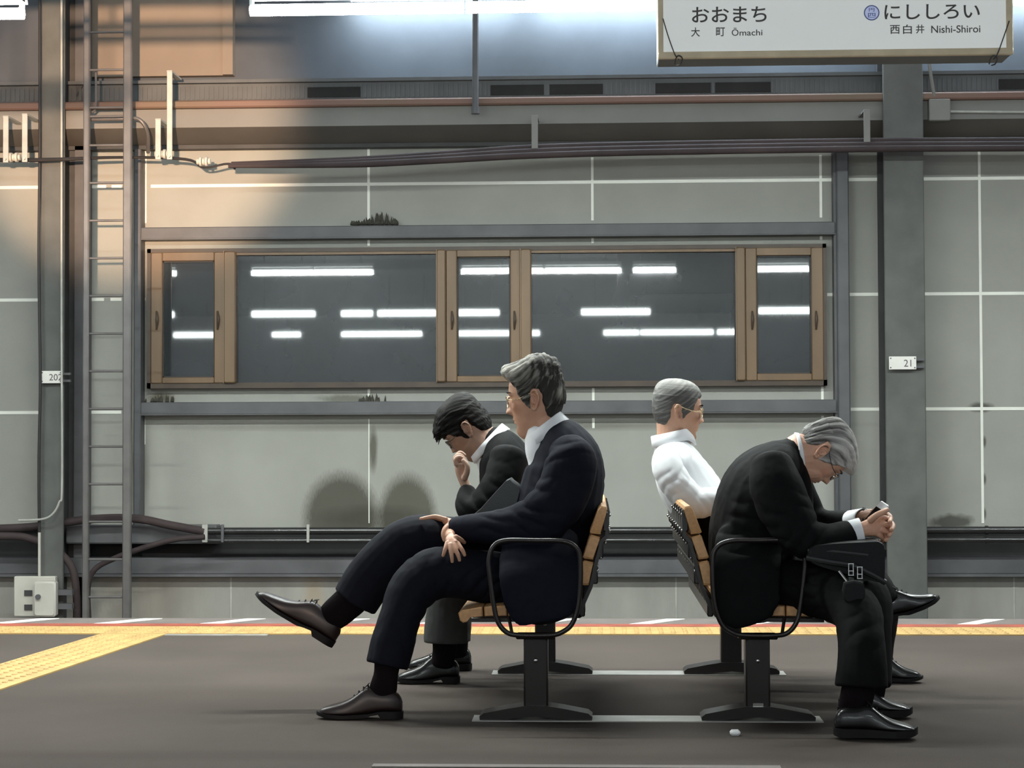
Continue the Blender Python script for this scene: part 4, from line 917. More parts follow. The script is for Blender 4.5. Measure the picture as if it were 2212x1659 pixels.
def collar_ring(name, c, axis, ra, rb, h_, m, parent, gap=40, flare=.25, th=.003, pts_tip=.0):
    """folded shirt collar: a band round the neck, open at the front; c in world, axis points up the neck"""
    ax = np.array(axis, float); ax /= np.linalg.norm(ax); lat = np.array([0, 1., 0]); fr = np.cross(lat, ax); s = 1
    V = []; n = 40; a0 = math.radians(gap) / 2
    an = np.linspace(a0, 2 * np.pi - a0, n)
    prof = [(0, 0, 0), (-th, .9 * h_, 0), (0, h_, 0), (th * 1.3, .95 * h_, 0), (th * 1.6 + flare * h_ * .4, .45 * h_, 0), (th * 2 + flare * h_, 0 - pts_tip * 0, 0), (th + flare * h_ * .9, -.002, 0)]
    for t in an:
        tip = max(0, 1 - min(abs(t - a0), abs(2 * np.pi - a0 - t)) / .7) * pts_tip
        for (dr, hh, _) in prof:
            r1 = ra + dr; r2 = rb + dr; hz = hh - (tip if hh < .2 * h_ else tip * .25 if hh < .6 * h_ else 0)
            V.append(c + fr * (r1 * math.cos(t)) + lat * (r2 * math.sin(t)) + ax * hz)
    k = len(prof); f = []
    for i in range(n - 1):
        for q in range(k): w = (q + 1) % k; f.append((i * k + q, i * k + w, (i + 1) * k + w, (i + 1) * k + q))
    f.append(tuple(range(k))); f.append(tuple(range(n * k - 1, (n - 1) * k - 1, -1)))
    return make(name, np.array(V), f, m, parent)
def cuff(parent, a, b, ra, rb, m, name='shirt_cuff'):
    """short open-ended cuff between two pixel points (px,py,Y)"""
    mb = MB(); A, B = P(*a), P(*b); t = (B - A) / np.linalg.norm(B - A); L = np.array([0, 1., 0]) - t * t[1]; L /= np.linalg.norm(L); N_ = np.cross(t, L); n = 28; V = []
    an = np.linspace(0, 2 * np.pi, n, endpoint=False)
    for (u, k) in ((0, .9), (0, 1), (.6, 1.02), (1, 1.03), (1.02, 1.0), (1.0, .93), (.6, .92)):
        for q in an: V.append(A + (B - A) * u + N_ * math.cos(q) * ra * S(a[2]) * k + L * math.sin(q) * rb * S(a[2]) * k)
    f = []
    for i in range(6):
        for q in range(n): w = (q + 1) % n; f.append((i * n + q, i * n + w, (i + 1) * n + w, (i + 1) * n + q))
    return make(name, np.array(V), f, m, parent)

# ------------------------------------------------------------------ person A: navy suit, front left
YA = 6.78
hA = Head(1157, 865, YA, -1, 9, yaw=-6, sx=1.0, sz=1.21, sy=1.02)
trA_near = [(1175, 1262, 6.66, 60, 60), (1080, 1250, 6.62, 58, 56), (1000, 1240, 6.58, 54, 52), (940, 1238, 6.56, 56, 52), (890, 1275, 6.53, 52, 48), (864, 1335, 6.50, 45, 46), (846, 1395, 6.48, 47, 46), (836, 1438, 6.47, 46, 46)]
trA_far = [(1165, 1235, 6.92, 60, 60), (1080, 1195, 6.86, 56, 52), (980, 1168, 6.76, 50, 50), (892, 1166, 6.70, 52, 52), (838, 1208, 6.70, 56, 48), (797, 1253, 6.70, 54, 44), (766, 1300, 6.70, 52, 44)]
torA = [(1186, 926, YA, 34, 44), (1206, 952, YA, 60, 100), (1222, 1000, YA, 82, 125), (1214, 1060, YA, 90, 122), (1196, 1130, YA, 92, 110), (1176, 1200, YA, 90, 106), (1166, 1262, YA, 90, 106), (1168, 1296, YA, 88, 100)]
slA_near = [(1226, 965, 6.60, 40, 34), (1234, 995, 6.57, 56, 44), (1222, 1050, 6.55, 58, 42), (1190, 1102, 6.53, 58, 40), (1135, 1134, 6.54, 50, 38), (1070, 1140, 6.57, 38, 34), (985, 1143, 6.62, 28, 28)]
slA_far = [(1220, 970, 7.0, 48, 40), (1190, 1060, 7.03, 46, 38), (1120, 1115, 7.0, 42, 36), (1040, 1140, 6.88, 32, 30), (990, 1148, 6.78, 25, 24)]
handA = [[(1000, 1142, 6.66, 20, 20), (978, 1132, 6.66, 17, 26), (962, 1125, 6.66, 14, 36)],                       # left palm
         [(964, 1122, 6.61, 9), (942, 1116, 6.61, 8), (930, 1117, 6.61, 7.5), (914, 1120, 6.61, 6)],
         [(964, 1122, 6.64, 9), (940, 1117, 6.64, 8.2), (925, 1118, 6.64, 7.6), (908, 1121, 6.64, 6)],
         [(964, 1124, 6.67, 9), (942, 1120, 6.68, 8), (926, 1121, 6.68, 7.2), (912, 1123, 6.68, 6)],
         [(964, 1126, 6.70, 8), (946, 1123, 6.71, 7), (934, 1124, 6.71, 6.5), (924, 1126, 6.71, 5.5)],
         [(975, 1130, 6.62, 12), (962, 1142, 6.585, 10), (958, 1155, 6.57, 9), (961, 1168, 6.565, 7.5)],             # thumb
         [(990, 1148, 6.72, 18), (975, 1150, 6.62, 20), (973, 1163, 6.52, 19, 15), (978, 1176, 6.485, 22, 11)],      # right wrist and back
         [(966, 1172, 6.49, 8.5), (963, 1183, 6.475, 8), (960, 1192, 6.47, 7), (957, 1201, 6.475, 5.5)],
         [(973, 1176, 6.48, 9), (974, 1190, 6.465, 8.2), (976, 1202, 6.46, 7.4), (977, 1214, 6.465, 6)],
         [(981, 1176, 6.48, 9), (985, 1189, 6.465, 8.2), (990, 1200, 6.46, 7.4), (993, 1211, 6.465, 6)],
         [(988, 1173, 6.49, 9), (995, 1183, 6.475, 8), (1000, 1191, 6.47, 7.4), (1004, 1200, 6.475, 6)],
         [(984, 1160, 6.50, 10), (995, 1166, 6.53, 9), (1003, 1172, 6.56, 7)]]
neckA = [[(1170, 898, YA, 34, 38), (1179, 925, YA, 40, 42), (1188, 955, YA, 46, 46)], [(1150, 916, YA, 16, 24), (1160, 934, YA, 24, 32), (1170, 955, YA, 28, 34)]]
sockA1 = [(778, 1280, 6.70, 36, 28), (748, 1306, 6.70, 36, 25), (722, 1328, 6.70, 34, 20), (705, 1344, 6.70, 28, 17)]
sockA2 = [(838, 1420, 6.47, 30, 28), (834, 1455, 6.46, 27, 23), (828, 1485, 6.45, 30, 19), (822, 1510, 6.45, 28, 16)]
A = person('person', 'man with swept-back grey hair in a navy suit, legs crossed on the left bench', hA, neckA, [torA, slA_near[:-1], slA_far[:-1], trA_near, trA_far[:-1], sockA1, sockA2], handA, M['skinA'], (PX(1160, YA), YA, .39), nose=1.15)
FOLDSA = [(1150, 1120, 6.5, .11, 60, .040, .009), (1240, 1130, 6.6, .12, 20, .045, .007), (1225, 1010, 6.5, .10, -65, .05, .005), (1060, 1150, 6.5, .08, 90, .035, .004), (1190, 1210, 6.6, .13, 75, .05, .008), (1290, 1050, 6.8, .08, 70, .04, .004)]
cloth('jacket', [torA, slA_near, slA_far,
      [(1168, 1160, 6.60, 80, 30), (1168, 1225, 6.45, 92, 18), (1170, 1280, 6.407, 88, 9), (1174, 1318, 6.404, 78, 8), (1178, 1340, 6.404, 60, 7)],
      [(1235, 1200, 6.75, 30, 90), (1245, 1270, 6.76, 18, 105), (1250, 1322, 6.76, 14, 108)]], M['navy'], A, creases=FOLDSA, seed=3)
cloth('trousers', [trA_near, trA_far], M['navy_tr'], A, seed=5, flat=True, creases=[(985, 1235, 6.5, .10, -35, .035, .007), (900, 1290, 6.5, .09, 45, .032, .008), (1080, 1250, 6.5, .12, -60, .04, .005), (880, 1170, 6.6, .08, 50, .035, .004), (850, 1400, 6.4, .1, 0, .06, .003), (1010, 1175, 6.7, .08, 70, .03, .005)])
cloth('sock', [sockA1], M['sock'], A, voxel=.005, amp=.001); cloth('sock', [sockA2], M['sock'], A, voxel=.005, amp=.001)
shoe(A, (716, 1398), (551, 1290), 6.70, M['shoe_brown'], pointed=.95, ht=.98, label='dark brown lace-up shoe raised in the air', flip=1)
shoe(A, (869, 1551), (687, 1549), 6.45, M['shoe_brown'], pointed=.9, ht=.98, label='dark brown lace-up shoe flat on the floor')
# shirt
cloth('shirt', [[(1176, 935, YA, 44, 46), (1168, 970, YA, 34, 46), (1172, 1010, YA, 30, 46), (1162, 1060, YA, 38, 50)]], M['shirt'], A, voxel=.006, amp=.001)
def dirpx(a, b, Y): d = P(b[0], b[1], Y) - P(a[0], a[1], Y); return d / np.linalg.norm(d)
collar_ring('shirt_collar', P(1188, 938, YA), dirpx((1188, 938), (1160, 902), YA), 48 * S(YA), 46 * S(YA), 26 * S(YA), M['shirt'], A, gap=30, pts_tip=.03)
brows(hA, A, M['hairC']); glasses(hA, A, M['gold'], dx=.004)
def thA(x, y, z): return .010 + .012 * np.clip((z - .05) / .05, 0, 1) + .006 * np.clip(-x / .09, 0, 1) * (z > -.02) + .010 * np.exp(-((x - .075) / .03) ** 2 - ((z - .085) / .03) ** 2)
add_hair(hA, [(.096, .074), (.074, .064), (.058, .046), (.050, .016), (.036, .000), (.022, -.016), (.014, -.026), (.006, .018), (-.008, .036), (-.030, .034), (-.036, .0), (-.040, -.05), (-.056, -.082), (-.2, -.09), (-.2, .2), (.2, .2), (.125, .08)],
         M['hairA'], A, thA, 152, 11, amp=.0032, tone=lambda x, y, z: .30 * np.clip((x - .01) / .12, -1, 1) + .10 * np.clip(z / .08, -1, 1) - .14, bumps=[(.085, .095, .03, .016), (.095, .078, .016, .008)], curve=.5)

# ------------------------------------------------------------------ person B: black hair, head in hand, far left
YB = 7.45
hB = Head(1012, 928, YB, -1, 43, sx=1.0, sz=1.06, yaw=-4)
torB = [(1062, 950, YB, 36, 44), (1082, 975, YB, 52, 88), (1102, 1030, YB, 68, 96), (1116, 1100, YB, 72, 96), (1130, 1180, YB, 72, 92), (1142, 1255, YB, 70, 92)]
slB_near = [(1100, 985, 7.18, 42, 36), (1084, 1040, 7.14, 42, 34), (1052, 1088, 7.12, 38, 32), (1020, 1103, 7.12, 31, 30), (1008, 1086, 7.14, 25, 26), (1010, 1060, 7.17, 19, 20)]
slB_far = [(1100, 985, 7.58, 42, 36), (1085, 1060, 7.62, 38, 32), (1040, 1120, 7.6, 32, 30), (990, 1180, 7.5, 26, 26)]
trB_near = [(1140, 1255, 7.33, 50, 48), (1060, 1250, 7.33, 48, 46), (1000, 1255, 7.34, 44, 44), (968, 1290, 7.34, 42, 42), (964, 1340, 7.34, 46, 44), (962, 1388, 7.34, 48, 44)]
trB_far = [(1140, 1255, 7.56, 50, 48), (1060, 1255, 7.62, 46, 44), (1010, 1262, 7.68, 40, 40), (990, 1300, 7.72, 34, 36), (988, 1350, 7.74, 30, 34), (988, 1385, 7.74, 28, 32)]
handB = [[(1013, 1068, 7.17, 17, 18), (1004, 1045, 7.18, 19, 21), (996, 1020, 7.19, 22, 30), (994, 1002, 7.19, 21, 32)],
         [(986, 1004, 7.165, 10), (984, 993, 7.165, 9.5), (992, 987, 7.17, 9), (1002, 994, 7.175, 8.5), (1004, 1004, 7.175, 8)],
         [(986, 1002, 7.19, 10), (983, 990, 7.19, 9.5), (992, 983, 7.19, 9), (1002, 991, 7.195, 8.5), (1004, 1002, 7.195, 8)],
         [(992, 998, 7.215, 10), (987, 986, 7.215, 9.5), (994, 978, 7.215, 9), (1004, 984, 7.22, 8)],
         [(994, 1000, 7.24, 9), (990, 990, 7.24, 8.5), (996, 982, 7.24, 8), (1004, 988, 7.24, 7)],
         [(1003, 1034, 7.155, 13), (1009, 1018, 7.145, 11.5), (1008, 1004, 7.145, 10), (1000, 994, 7.15, 9)],
         [(990, 1175, 7.5, 22), (965, 1198, 7.47, 20, 32), (945, 1208, 7.46, 12, 34)]] + [[(946, 1208, 7.43 + .02 * q_, 8.5), (928, 1214, 7.425 + .022 * q_, 7.8), (912, 1226, 7.425 + .022 * q_, 6.5)] for q_ in range(4)] + [[(970, 1194, 7.44, 11), (955, 1200, 7.40, 9.5), (942, 1210, 7.39, 8)]]
neckB = [[(1025, 945, YB, 42, 40), (1048, 962, YB, 42, 40), (1072, 980, YB, 44, 42)]]
sockB = [(962, 1375, 7.34, 28, 25), (960, 1405, 7.34, 26, 20), (956, 1436, 7.34, 24, 15)]
sockB2 = [(988, 1375, 7.74, 24, 22), (988, 1412, 7.74, 22, 16)]
B = person('person', 'man with black hair and grey trousers, resting his face on his fist', hB, neckB, [torB, slB_near[:-1], slB_far, trB_near, trB_far, sockB, sockB2], handB, M['skinB'], (PX(1120, YB), YB, .39), voxel=.0027, stubble=.22)
cloth('jacket', [torB, slB_near, slB_far], M['blacksuit'], B, voxel=.007, seed=8, creases=[(1040, 1090, 7.1, .10, 45, .035, .007), (1090, 1020, 7.2, .1, 70, .05, .004)])
cloth('trousers', [trB_near, trB_far], M['greytr'], B, flat=True, voxel=.007, seed=9, creases=[(965, 1370, 7.1, .1, 10, .05, .003)])
cloth('sock', [sockB], M['sock'], B, voxel=.006, amp=.0008); cloth('sock', [sockB2], M['sock'], B, voxel=.006, amp=.0008)
shoe(B, (992, 1474), (856, 1474), ky(1474), M['shoe_black'], pointed=.8, ht=.98, label='polished black shoe, nearer one')
shoe(B, (1018, 1446), (880, 1446), ky(1446), M['shoe_black'], pointed=.8, ht=1.0, label='polished black shoe, farther one')
collar_ring('shirt_collar', P(1062, 962, YB), dirpx((1062, 962), (1036, 938), YB), 50 * S(YB), 42 * S(YB), 16 * S(YB), M['shirt'], B, gap=24, pts_tip=.008, flare=.1)
cloth('shirt', [[(1050, 970, YB, 32, 36), (1062, 1000, YB, 32, 40), (1075, 1060, YB, 34, 44)]], M['shirt'], B, voxel=.007, amp=.0006)
brows(hB, B, M['hairB']); glasses(hB, B, M['frame_black'], dx=.002)
add_hair(hB, [(.096, .040), (.078, .038), (.055, .030), (.046, .006), (.030, -.004), (.020, -.018), (.012, -.024), (.008, .014), (-.006, .032), (-.028, .030), (-.034, 0), (-.045, -.04), (-.07, -.062), (-.2, -.07), (-.2, .2), (.2, .2), (.2, .05)],
         M['hairB'], B, lambda x, y, z: .011 + .010 * np.clip((z - .05) / .05, 0, 1) + .010 * np.exp(-((x - .08) / .03) ** 2 - ((z - .07) / .03) ** 2), 20, 21, amp=.0022, bumps=[(.092, .058, .02, .016)])
mb = MB()
for i in range(34):                                           # forelock tufts of the far-left man
    y = (rng.random() - .5) * .09; x0 = .088 + .010 * rng.random(); z0 = .055 + .03 * rng.random(); l = .018 + .020 * rng.random()
    v, f = MB().tube([(x0 - .01, y, z0), (x0 + .012, y * 1.05, z0 - .004), (x0 + .014 + l * .6, y * 1.1, z0 - l * .6)], [.006, .0045, .0006], n=6, k=3).data(); mb.add(hB.w(v), f)
fl_ = build(mb, 'forelock', M['hairB'], B); at = fl_.data.attributes.new('tone', 'FLOAT', 'POINT'); at.data.foreach_set('value', np.full(len(fl_.data.vertices), .4, np.float32))

# ------------------------------------------------------------------ person C: white shirt, far right
YC2 = 7.38
hC = Head(1463, 892, YC2, 1, 6, sx=.98, sz=1.05, yaw=6)
torC = [(1452, 952, YC2, 34, 42), (1458, 985, YC2, 48, 92), (1478, 1035, YC2, 62, 100), (1505, 1078, YC2, 64, 96), (1520, 1096, YC2, 56, 90)]
hipC = [(1512, 1092, YC2, 56, 97), (1534, 1124, YC2, 62, 98), (1560, 1165, YC2, 62, 92), (1600, 1225, YC2, 66, 94), (1620, 1245, YC2, 60, 90)]
slC_near = [(1440, 985, 7.19, 30, 30), (1442, 1010, 7.16, 34, 34), (1464, 1050, 7.14, 34, 34), (1500, 1085, 7.14, 34, 32), (1540, 1082, 7.15, 30, 28), (1585, 1075, 7.2, 26, 24)]
slC_far = [(1450, 985, 7.57, 34, 34), (1478, 1040, 7.62, 34, 32), (1520, 1080, 7.62, 32, 30), (1580, 1085, 7.55, 24, 24)]
trC_pl = [(1610, 1240, 7.52, 52, 50), (1720, 1235, 7.55, 50, 46), (1830, 1240, 7.5, 46, 44), (1888, 1268, 7.46, 40, 42), (1903, 1320, 7.42, 37, 40), (1896, 1380, 7.41, 36, 38), (1893, 1430, 7.41, 34, 36)]
trC_cr = [(1610, 1235, 7.24, 52, 50), (1710, 1215, 7.20, 50, 46), (1800, 1215, 7.16, 46, 44), (1862, 1238, 7.12, 38, 40), (1898, 1275, 7.08, 33, 34), (1926, 1306, 7.06, 31, 32)]
handC = [[(1580, 1076, 7.2, 22), (1610, 1085, 7.22, 20, 30), (1635, 1095, 7.24, 12, 32)],
         [(1580, 1085, 7.55, 22), (1610, 1095, 7.5, 20, 30), (1635, 1100, 7.46, 12, 32)]]
for k_ in range(4):
    handC.append([(1632, 1094, 7.21 + .02 * k_, 8), (1650, 1098, 7.21 + .022 * k_, 7.5), (1664, 1108, 7.21 + .022 * k_, 6.5)]); handC.append([(1632, 1100, 7.43 + .02 * k_, 8), (1650, 1104, 7.43 + .022 * k_, 7.5), (1664, 1112, 7.43 + .022 * k_, 6.5)])
handC.append([(1605, 1080, 7.19, 11), (1622, 1072, 7.17, 9.5), (1638, 1074, 7.17, 8)]); handC.append([(1605, 1090, 7.52, 11), (1622, 1082, 7.54, 9.5), (1638, 1084, 7.54, 8)])
neckC = [[(1452, 905, YC2, 34, 36), (1453, 935, YC2, 34, 37), (1456, 965, YC2, 36, 38)]]
sockC = [(1925, 1300, 7.06, 22, 18), (1932, 1315, 7.05, 20, 15)]; sockC2 = [(1893, 1420, 7.41, 26, 22), (1893, 1447, 7.41, 22, 15)]
Cc = person('person', 'man in a white shirt with gold-rimmed glasses, leaning back on the right bench', hC, neckC, [torC, hipC, slC_near[:-1], slC_far[:-1], trC_pl, trC_cr, sockC, sockC2], handC, M['skinC'], (PX(1590, YC2), YC2, .39), voxel=.0027, stubble=.12)
cloth('shirt', [torC, slC_near, slC_far], M['shirt'], Cc, voxel=.006, seed=14, amp=.0009, scale=13, creases=[(1505, 1080, 7.1, .10, 35, .026, .004), (1460, 1040, 7.1, .10, -40, .035, .0025), (1440, 1070, 7.2, .08, 60, .028, .003), (1530, 1030, 7.4, .09, -50, .03, .003), (1490, 985, 7.2, .07, 20, .03, .002)])
cloth('trousers', [hipC, trC_pl, trC_cr], M['blacktr'], Cc, flat=True, voxel=.007, seed=15)
cloth('sock', [sockC], M['sock'], Cc, voxel=.006, amp=.0005); cloth('sock', [sockC2], M['sock'], Cc, voxel=.006, amp=.0005)
shoe(Cc, (1905, 1352), (2030, 1298), 7.05, M['shoe_black'], pointed=.9, ht=1.0, label='polished black shoe raised on the crossed leg')
shoe(Cc, (1862, 1470), (1991, 1470), ky(1470), M['shoe_black'], pointed=.9, ht=.95, label='polished black shoe flat on the floor')
collar_ring('shirt_collar', P(1455, 956, YC2), dirpx((1455, 956), (1449, 930), YC2), 43 * S(YC2), 42 * S(YC2), 24 * S(YC2), M['shirt'], Cc, gap=24, pts_tip=.028, flare=.08)
brows(hC, Cc, M['hairB']); glasses(hC, Cc, M['gold'], dx=.001, thick=.0017)
add_hair(hC, [(.094, .068), (.074, .060), (.060, .040), (.054, .018), (.040, .006), (.022, -.012), (.014, -.022), (.006, .016), (-.008, .034), (-.028, .032), (-.036, 0), (-.044, -.05), (-.058, -.08), (-.2, -.09), (-.2, .2), (.2, .2), (.2, .075)],
         M['hairC'], Cc, lambda x, y, z: .006 + .009 * np.clip((z - .04) / .06, 0, 1), 35, 31, amp=.0006, tone=lambda x, y, z: .30 * np.clip((z - .055) / .04, -.4, 1) - .14, freq=260, tk=.2)

# ------------------------------------------------------------------ person D: black suit, bent over a phone, front right
YD = 6.66
hD = Head(1771, 979, YD, 1, 66, sx=1.0, sz=1.02, yaw=0, sy=1.0)
torD = [(1716, 972, YD, 32, 46), (1694, 996, YD, 56, 98), (1652, 1046, YD, 84, 128), (1630, 1118, YD, 92, 128), (1624, 1190, YD, 92, 118), (1630, 1250, YD, 92, 112), (1640, 1292, YD, 84, 106)]
slD_near = [(1664, 1000, 6.47, 44, 36), (1676, 1050, 6.43, 56, 44), (1702, 1110, 6.40, 56, 44), (1738, 1160, 6.38, 46, 42), (1785, 1167, 6.40, 36, 34), (1832, 1153, 6.44, 30, 30)]
slD_far = [(1690, 1010, 6.87, 48, 40), (1730, 1080, 6.92, 40, 36), (1770, 1125, 6.90, 28, 28), (1842, 1122, 6.76, 19, 24)]
trD_near = [(1650, 1262, 6.56, 58, 56), (1730, 1270, 6.50, 58, 54), (1800, 1285, 6.36, 56, 52), (1848, 1318, 6.24, 54, 52), (1860, 1375, 6.16, 50, 50), (1862, 1440, 6.11, 54, 50), (1861, 1484, 6.10, 57, 50)]
trD_far = [(1655, 1255, 6.80, 58, 56), (1760, 1260, 6.76, 54, 50), (1850, 1272, 6.68, 50, 48), (1880, 1305, 6.62, 46, 46), (1886, 1380, 6.56, 40, 42), (1888, 1440, 6.54, 38, 42), (1888, 1482, 6.52, 36, 42)]
handD = [[(1840, 1150, 6.44, 26, 24), (1866, 1143, 6.44, 27, 24), (1886, 1138, 6.45, 34, 20), (1902, 1136, 6.46, 34, 17)],
         [(1880, 1124, 6.42, 13), (1894, 1113, 6.40, 11.5), (1906, 1107, 6.405, 10.5), (1917, 1101, 6.42, 8.5)],      # thumb
         [(1902, 1119, 6.45, 10), (1913, 1119, 6.46, 9.5), (1921, 1124, 6.49, 9), (1923, 1134, 6.52, 8)],
         [(1906, 1131, 6.445, 10), (1917, 1134, 6.455, 9.5), (1922, 1142, 6.49, 9), (1919, 1150, 6.52, 8)],
         [(1904, 1144, 6.445, 10), (1914, 1149, 6.455, 9.5), (1917, 1157, 6.49, 8.5), (1912, 1163, 6.52, 7.5)],
         [(1896, 1154, 6.45, 9), (1905, 1161, 6.46, 8.5), (1907, 1167, 6.49, 7.5), (1901, 1170, 6.51, 7)],
         [(1842, 1122, 6.76, 24, 24), (1868, 1116, 6.66, 24, 22), (1884, 1116, 6.60, 28, 18), (1900, 1120, 6.56, 28, 16)],  # far hand
         [(1902, 1112, 6.56, 9.5), (1915, 1110, 6.53, 9), (1924, 1118, 6.47, 8.5), (1922, 1128, 6.425, 7.5)],
         [(1904, 1124, 6.56, 9.5), (1919, 1124, 6.52, 9), (1929, 1134, 6.46, 8.5), (1926, 1145, 6.425, 8)],
         [(1902, 1136, 6.56, 9.5), (1916, 1140, 6.52, 9), (1925, 1148, 6.46, 8.5), (1920, 1157, 6.425, 7.5)],
         [(1898, 1146, 6.56, 9), (1910, 1152, 6.52, 8.5), (1918, 1160, 6.46, 8), (1913, 1167, 6.43, 7.5)],
         [(1886, 1106, 6.58, 11), (1897, 1100, 6.54, 10), (1906, 1097, 6.50, 9)]]
neckD = [[(1778, 985, YD, 46, 44), (1752, 982, YD, 46, 44), (1720, 985, YD, 48, 46)], [(1768, 1015, YD, 26, 34), (1745, 1015, YD, 28, 36), (1722, 1005, YD, 30, 36)]]
sockD = [(1858, 1470, 6.10, 36, 30), (1850, 1510, 6.09, 36, 24), (1842, 1545, 6.09, 32, 18)]; sockD2 = [(1888, 1470, 6.52, 28, 24), (1882, 1515, 6.52, 26, 17)]
Dd = person('person', 'man with silver hair in a black suit, bent forward over a phone', hD, neckD, [torD, slD_near[:-1], slD_far[:-1], trD_near, trD_far, sockD, sockD2], handD, M['skinD'], (PX(1640, YD), YD, .39))
cloth('jacket', [torD, slD_near, slD_far,
      [(1700, 985, 6.66, 30, 60), (1716, 1020, 6.66, 28, 66), (1724, 1070, 6.66, 32, 80), (1715, 1120, 6.66, 40, 80)],
      [(1618, 1160, 6.52, 70, 34), (1612, 1225, 6.43, 74, 20), (1614, 1280, 6.407, 72, 9), (1620, 1320, 6.404, 66, 8), (1628, 1344, 6.404, 46, 7)],
      [(1562, 1200, 6.66, 26, 90), (1556, 1270, 6.66, 18, 105), (1562, 1310, 6.66, 14, 104)]], M['blacksuit'], Dd, seed=17,
      creases=[(1735, 1150, 6.35, .11, -45, .04, .009), (1680, 1060, 6.4, .12, 60, .05, .006), (1610, 1150, 6.5, .13, 80, .05, .006), (1700, 1200, 6.4, .1, -70, .04, .006), (1620, 1060, 6.6, .12, -50, .06, .004)])
cloth('trousers', [trD_near, trD_far], M['blacktr'], Dd, flat=True, seed=18, creases=[(1800, 1285, 6.3, .12, 60, .04, .007), (1850, 1350, 6.1, .1, -60, .045, .006), (1862, 1450, 6.0, .1, 0, .06, .003), (1730, 1270, 6.4, .1, 80, .04, .005)])
cloth('sock', [sockD], M['sock'], Dd, voxel=.005, amp=.0008); cloth('sock', [sockD2], M['sock'], Dd, voxel=.006, amp=.0008)
shoe(Dd, (1803, 1590), (1979, 1590), ky(1590), M['shoe_black'], pointed=.3, ht=.95, width=.104, chunky=True, sole_h=.020, heel_h=.026, label='chunky black leather shoe, nearer one')
shoe(Dd, (1812, 1545), (1968, 1545), ky(1545), M['shoe_black'], pointed=.3, ht=.93, width=.104, chunky=True, sole_h=.020, heel_h=.026, label='chunky black leather shoe, farther one')
cuff(Dd, (1824, 1155, 6.44), (1861, 1146, 6.44), 27, 26, M['shirt']); cuff(Dd, (1836, 1121, 6.77), (1866, 1117, 6.67), 18, 22, M['shirt'])
collar_ring('shirt_collar', P(1724, 982, YD), dirpx((1724, 982), (1752, 978), YD), 44 * S(YD), 44 * S(YD), 8 * S(YD), M['shirt'], Dd, gap=30, flare=.1)
mb = MB(); a = P(1864, 1117, 6.665); mb.tube([(a[0] + .004 * math.cos(t), a[1] + .034 * math.sin(t), a[2] + .030 * math.cos(t)) for t in np.linspace(0, 2 * np.pi, 24, endpoint=False)], .006, n=8, closed=True); wt = build(mb, 'watch', M['frame_black'], Dd)
brows(hD, Dd, M['hairC']); glasses(hD, Dd, M['frame_black'], dx=.002)
add_hair(hD, [(.100, .046), (.082, .050), (.062, .034), (.052, .012), (.036, .002), (.022, -.012), (.014, -.020), (.006, .018), (-.008, .036), (-.030, .034), (-.036, .0), (-.046, -.04), (-.066, -.068), (-.2, -.075), (-.2, .2), (.2, .2), (.2, .055)],
         M['hairD'], Dd, lambda x, y, z: .009 + .006 * np.clip((z - .04) / .05, 0, 1) + .010 * np.exp(-((x - .085) / .035) ** 2 - ((z - .07) / .035) ** 2), 50, 41, amp=.0036, tone=lambda x, y, z: .20 * np.clip((x + .02) / .08, -1, 1), bumps=[(.098, .062, .022, .012)], curve=-.6)

# ------------------------------------------------------------------ things they hold
def oriented_box(name, c, ax, wd, nr, dims, m, origin=None, bev=.0):
    R_ = np.stack([ax, wd, nr], 1); mb = MB(); mb.box(-dims[0] / 2, dims[0] / 2, -dims[1] / 2, dims[1] / 2, -dims[2] / 2, dims[2] / 2, bev); v, f = mb.data(); mb2 = MB(); mb2.add(v @ R_.T + c, f); return mb2
ax = np.array([.66, 0, .75]); ax /= np.linalg.norm(ax); nr = np.array([-.72, -.38, .58]); nr -= ax * (nr @ ax); nr /= np.linalg.norm(nr); wd = np.cross(nr, ax)
cp = P(1911, 1089, 6.49) - ax * .060
ph = oriented_box('p', cp, ax, wd, nr, (.128, .060, .008), None, bev=.003); pho = build(ph, 'phone', M['phone_white']); tag(pho, 'white smartphone with a dark screen held in the clasped hands', 'phone')
sc_ = oriented_box('p', cp + nr * .0042 - ax * .009, ax, wd, nr, (.092, .052, .0008), None); build(sc_, 'screen', M['screen'], pho)
# leather folder of the navy man
def pxsolid(name, poly, Y0, Y1, m, shrink=.85, parent=None, k=3):
    base = np.array([P(x, y, Y0) for x, y in poly]); p2 = catmull(base, k, True) if k > 1 else base
    c = p2.mean(0); rows = []
    for t, s_ in ((0, shrink), (.12, .97), (.5, 1.0), (.88, .97), (1, shrink)):
        q = c + (p2 - c) * s_; q = q.copy(); q[:, 1] = Y0 + (Y1 - Y0) * t; rows.append(q)
    n = len(p2); v = np.concatenate(rows); f = []
    for i in range(4):
        for j in range(n): w = (j + 1) % n; f.append((i * n + j, i * n + w, (i + 1) * n + w, (i + 1) * n + j))
    f.append(tuple(range(n - 1, -1, -1))); f.append(tuple(range(4 * n, 5 * n)))
    mb = MB(); mb.add(v, f); return mb
fo = build(pxsolid('f', [(1093, 1037), (1108, 1038), (1127, 1058), (1122, 1100), (1080, 1140), (1010, 1140), (1000, 1130), (1036, 1100)], 6.72, 6.92, M['leather'], k=2, shrink=.94), 'leather_folder', M['leather']); tag(fo, 'black leather bag tucked under the arm of the man in navy', 'bag')
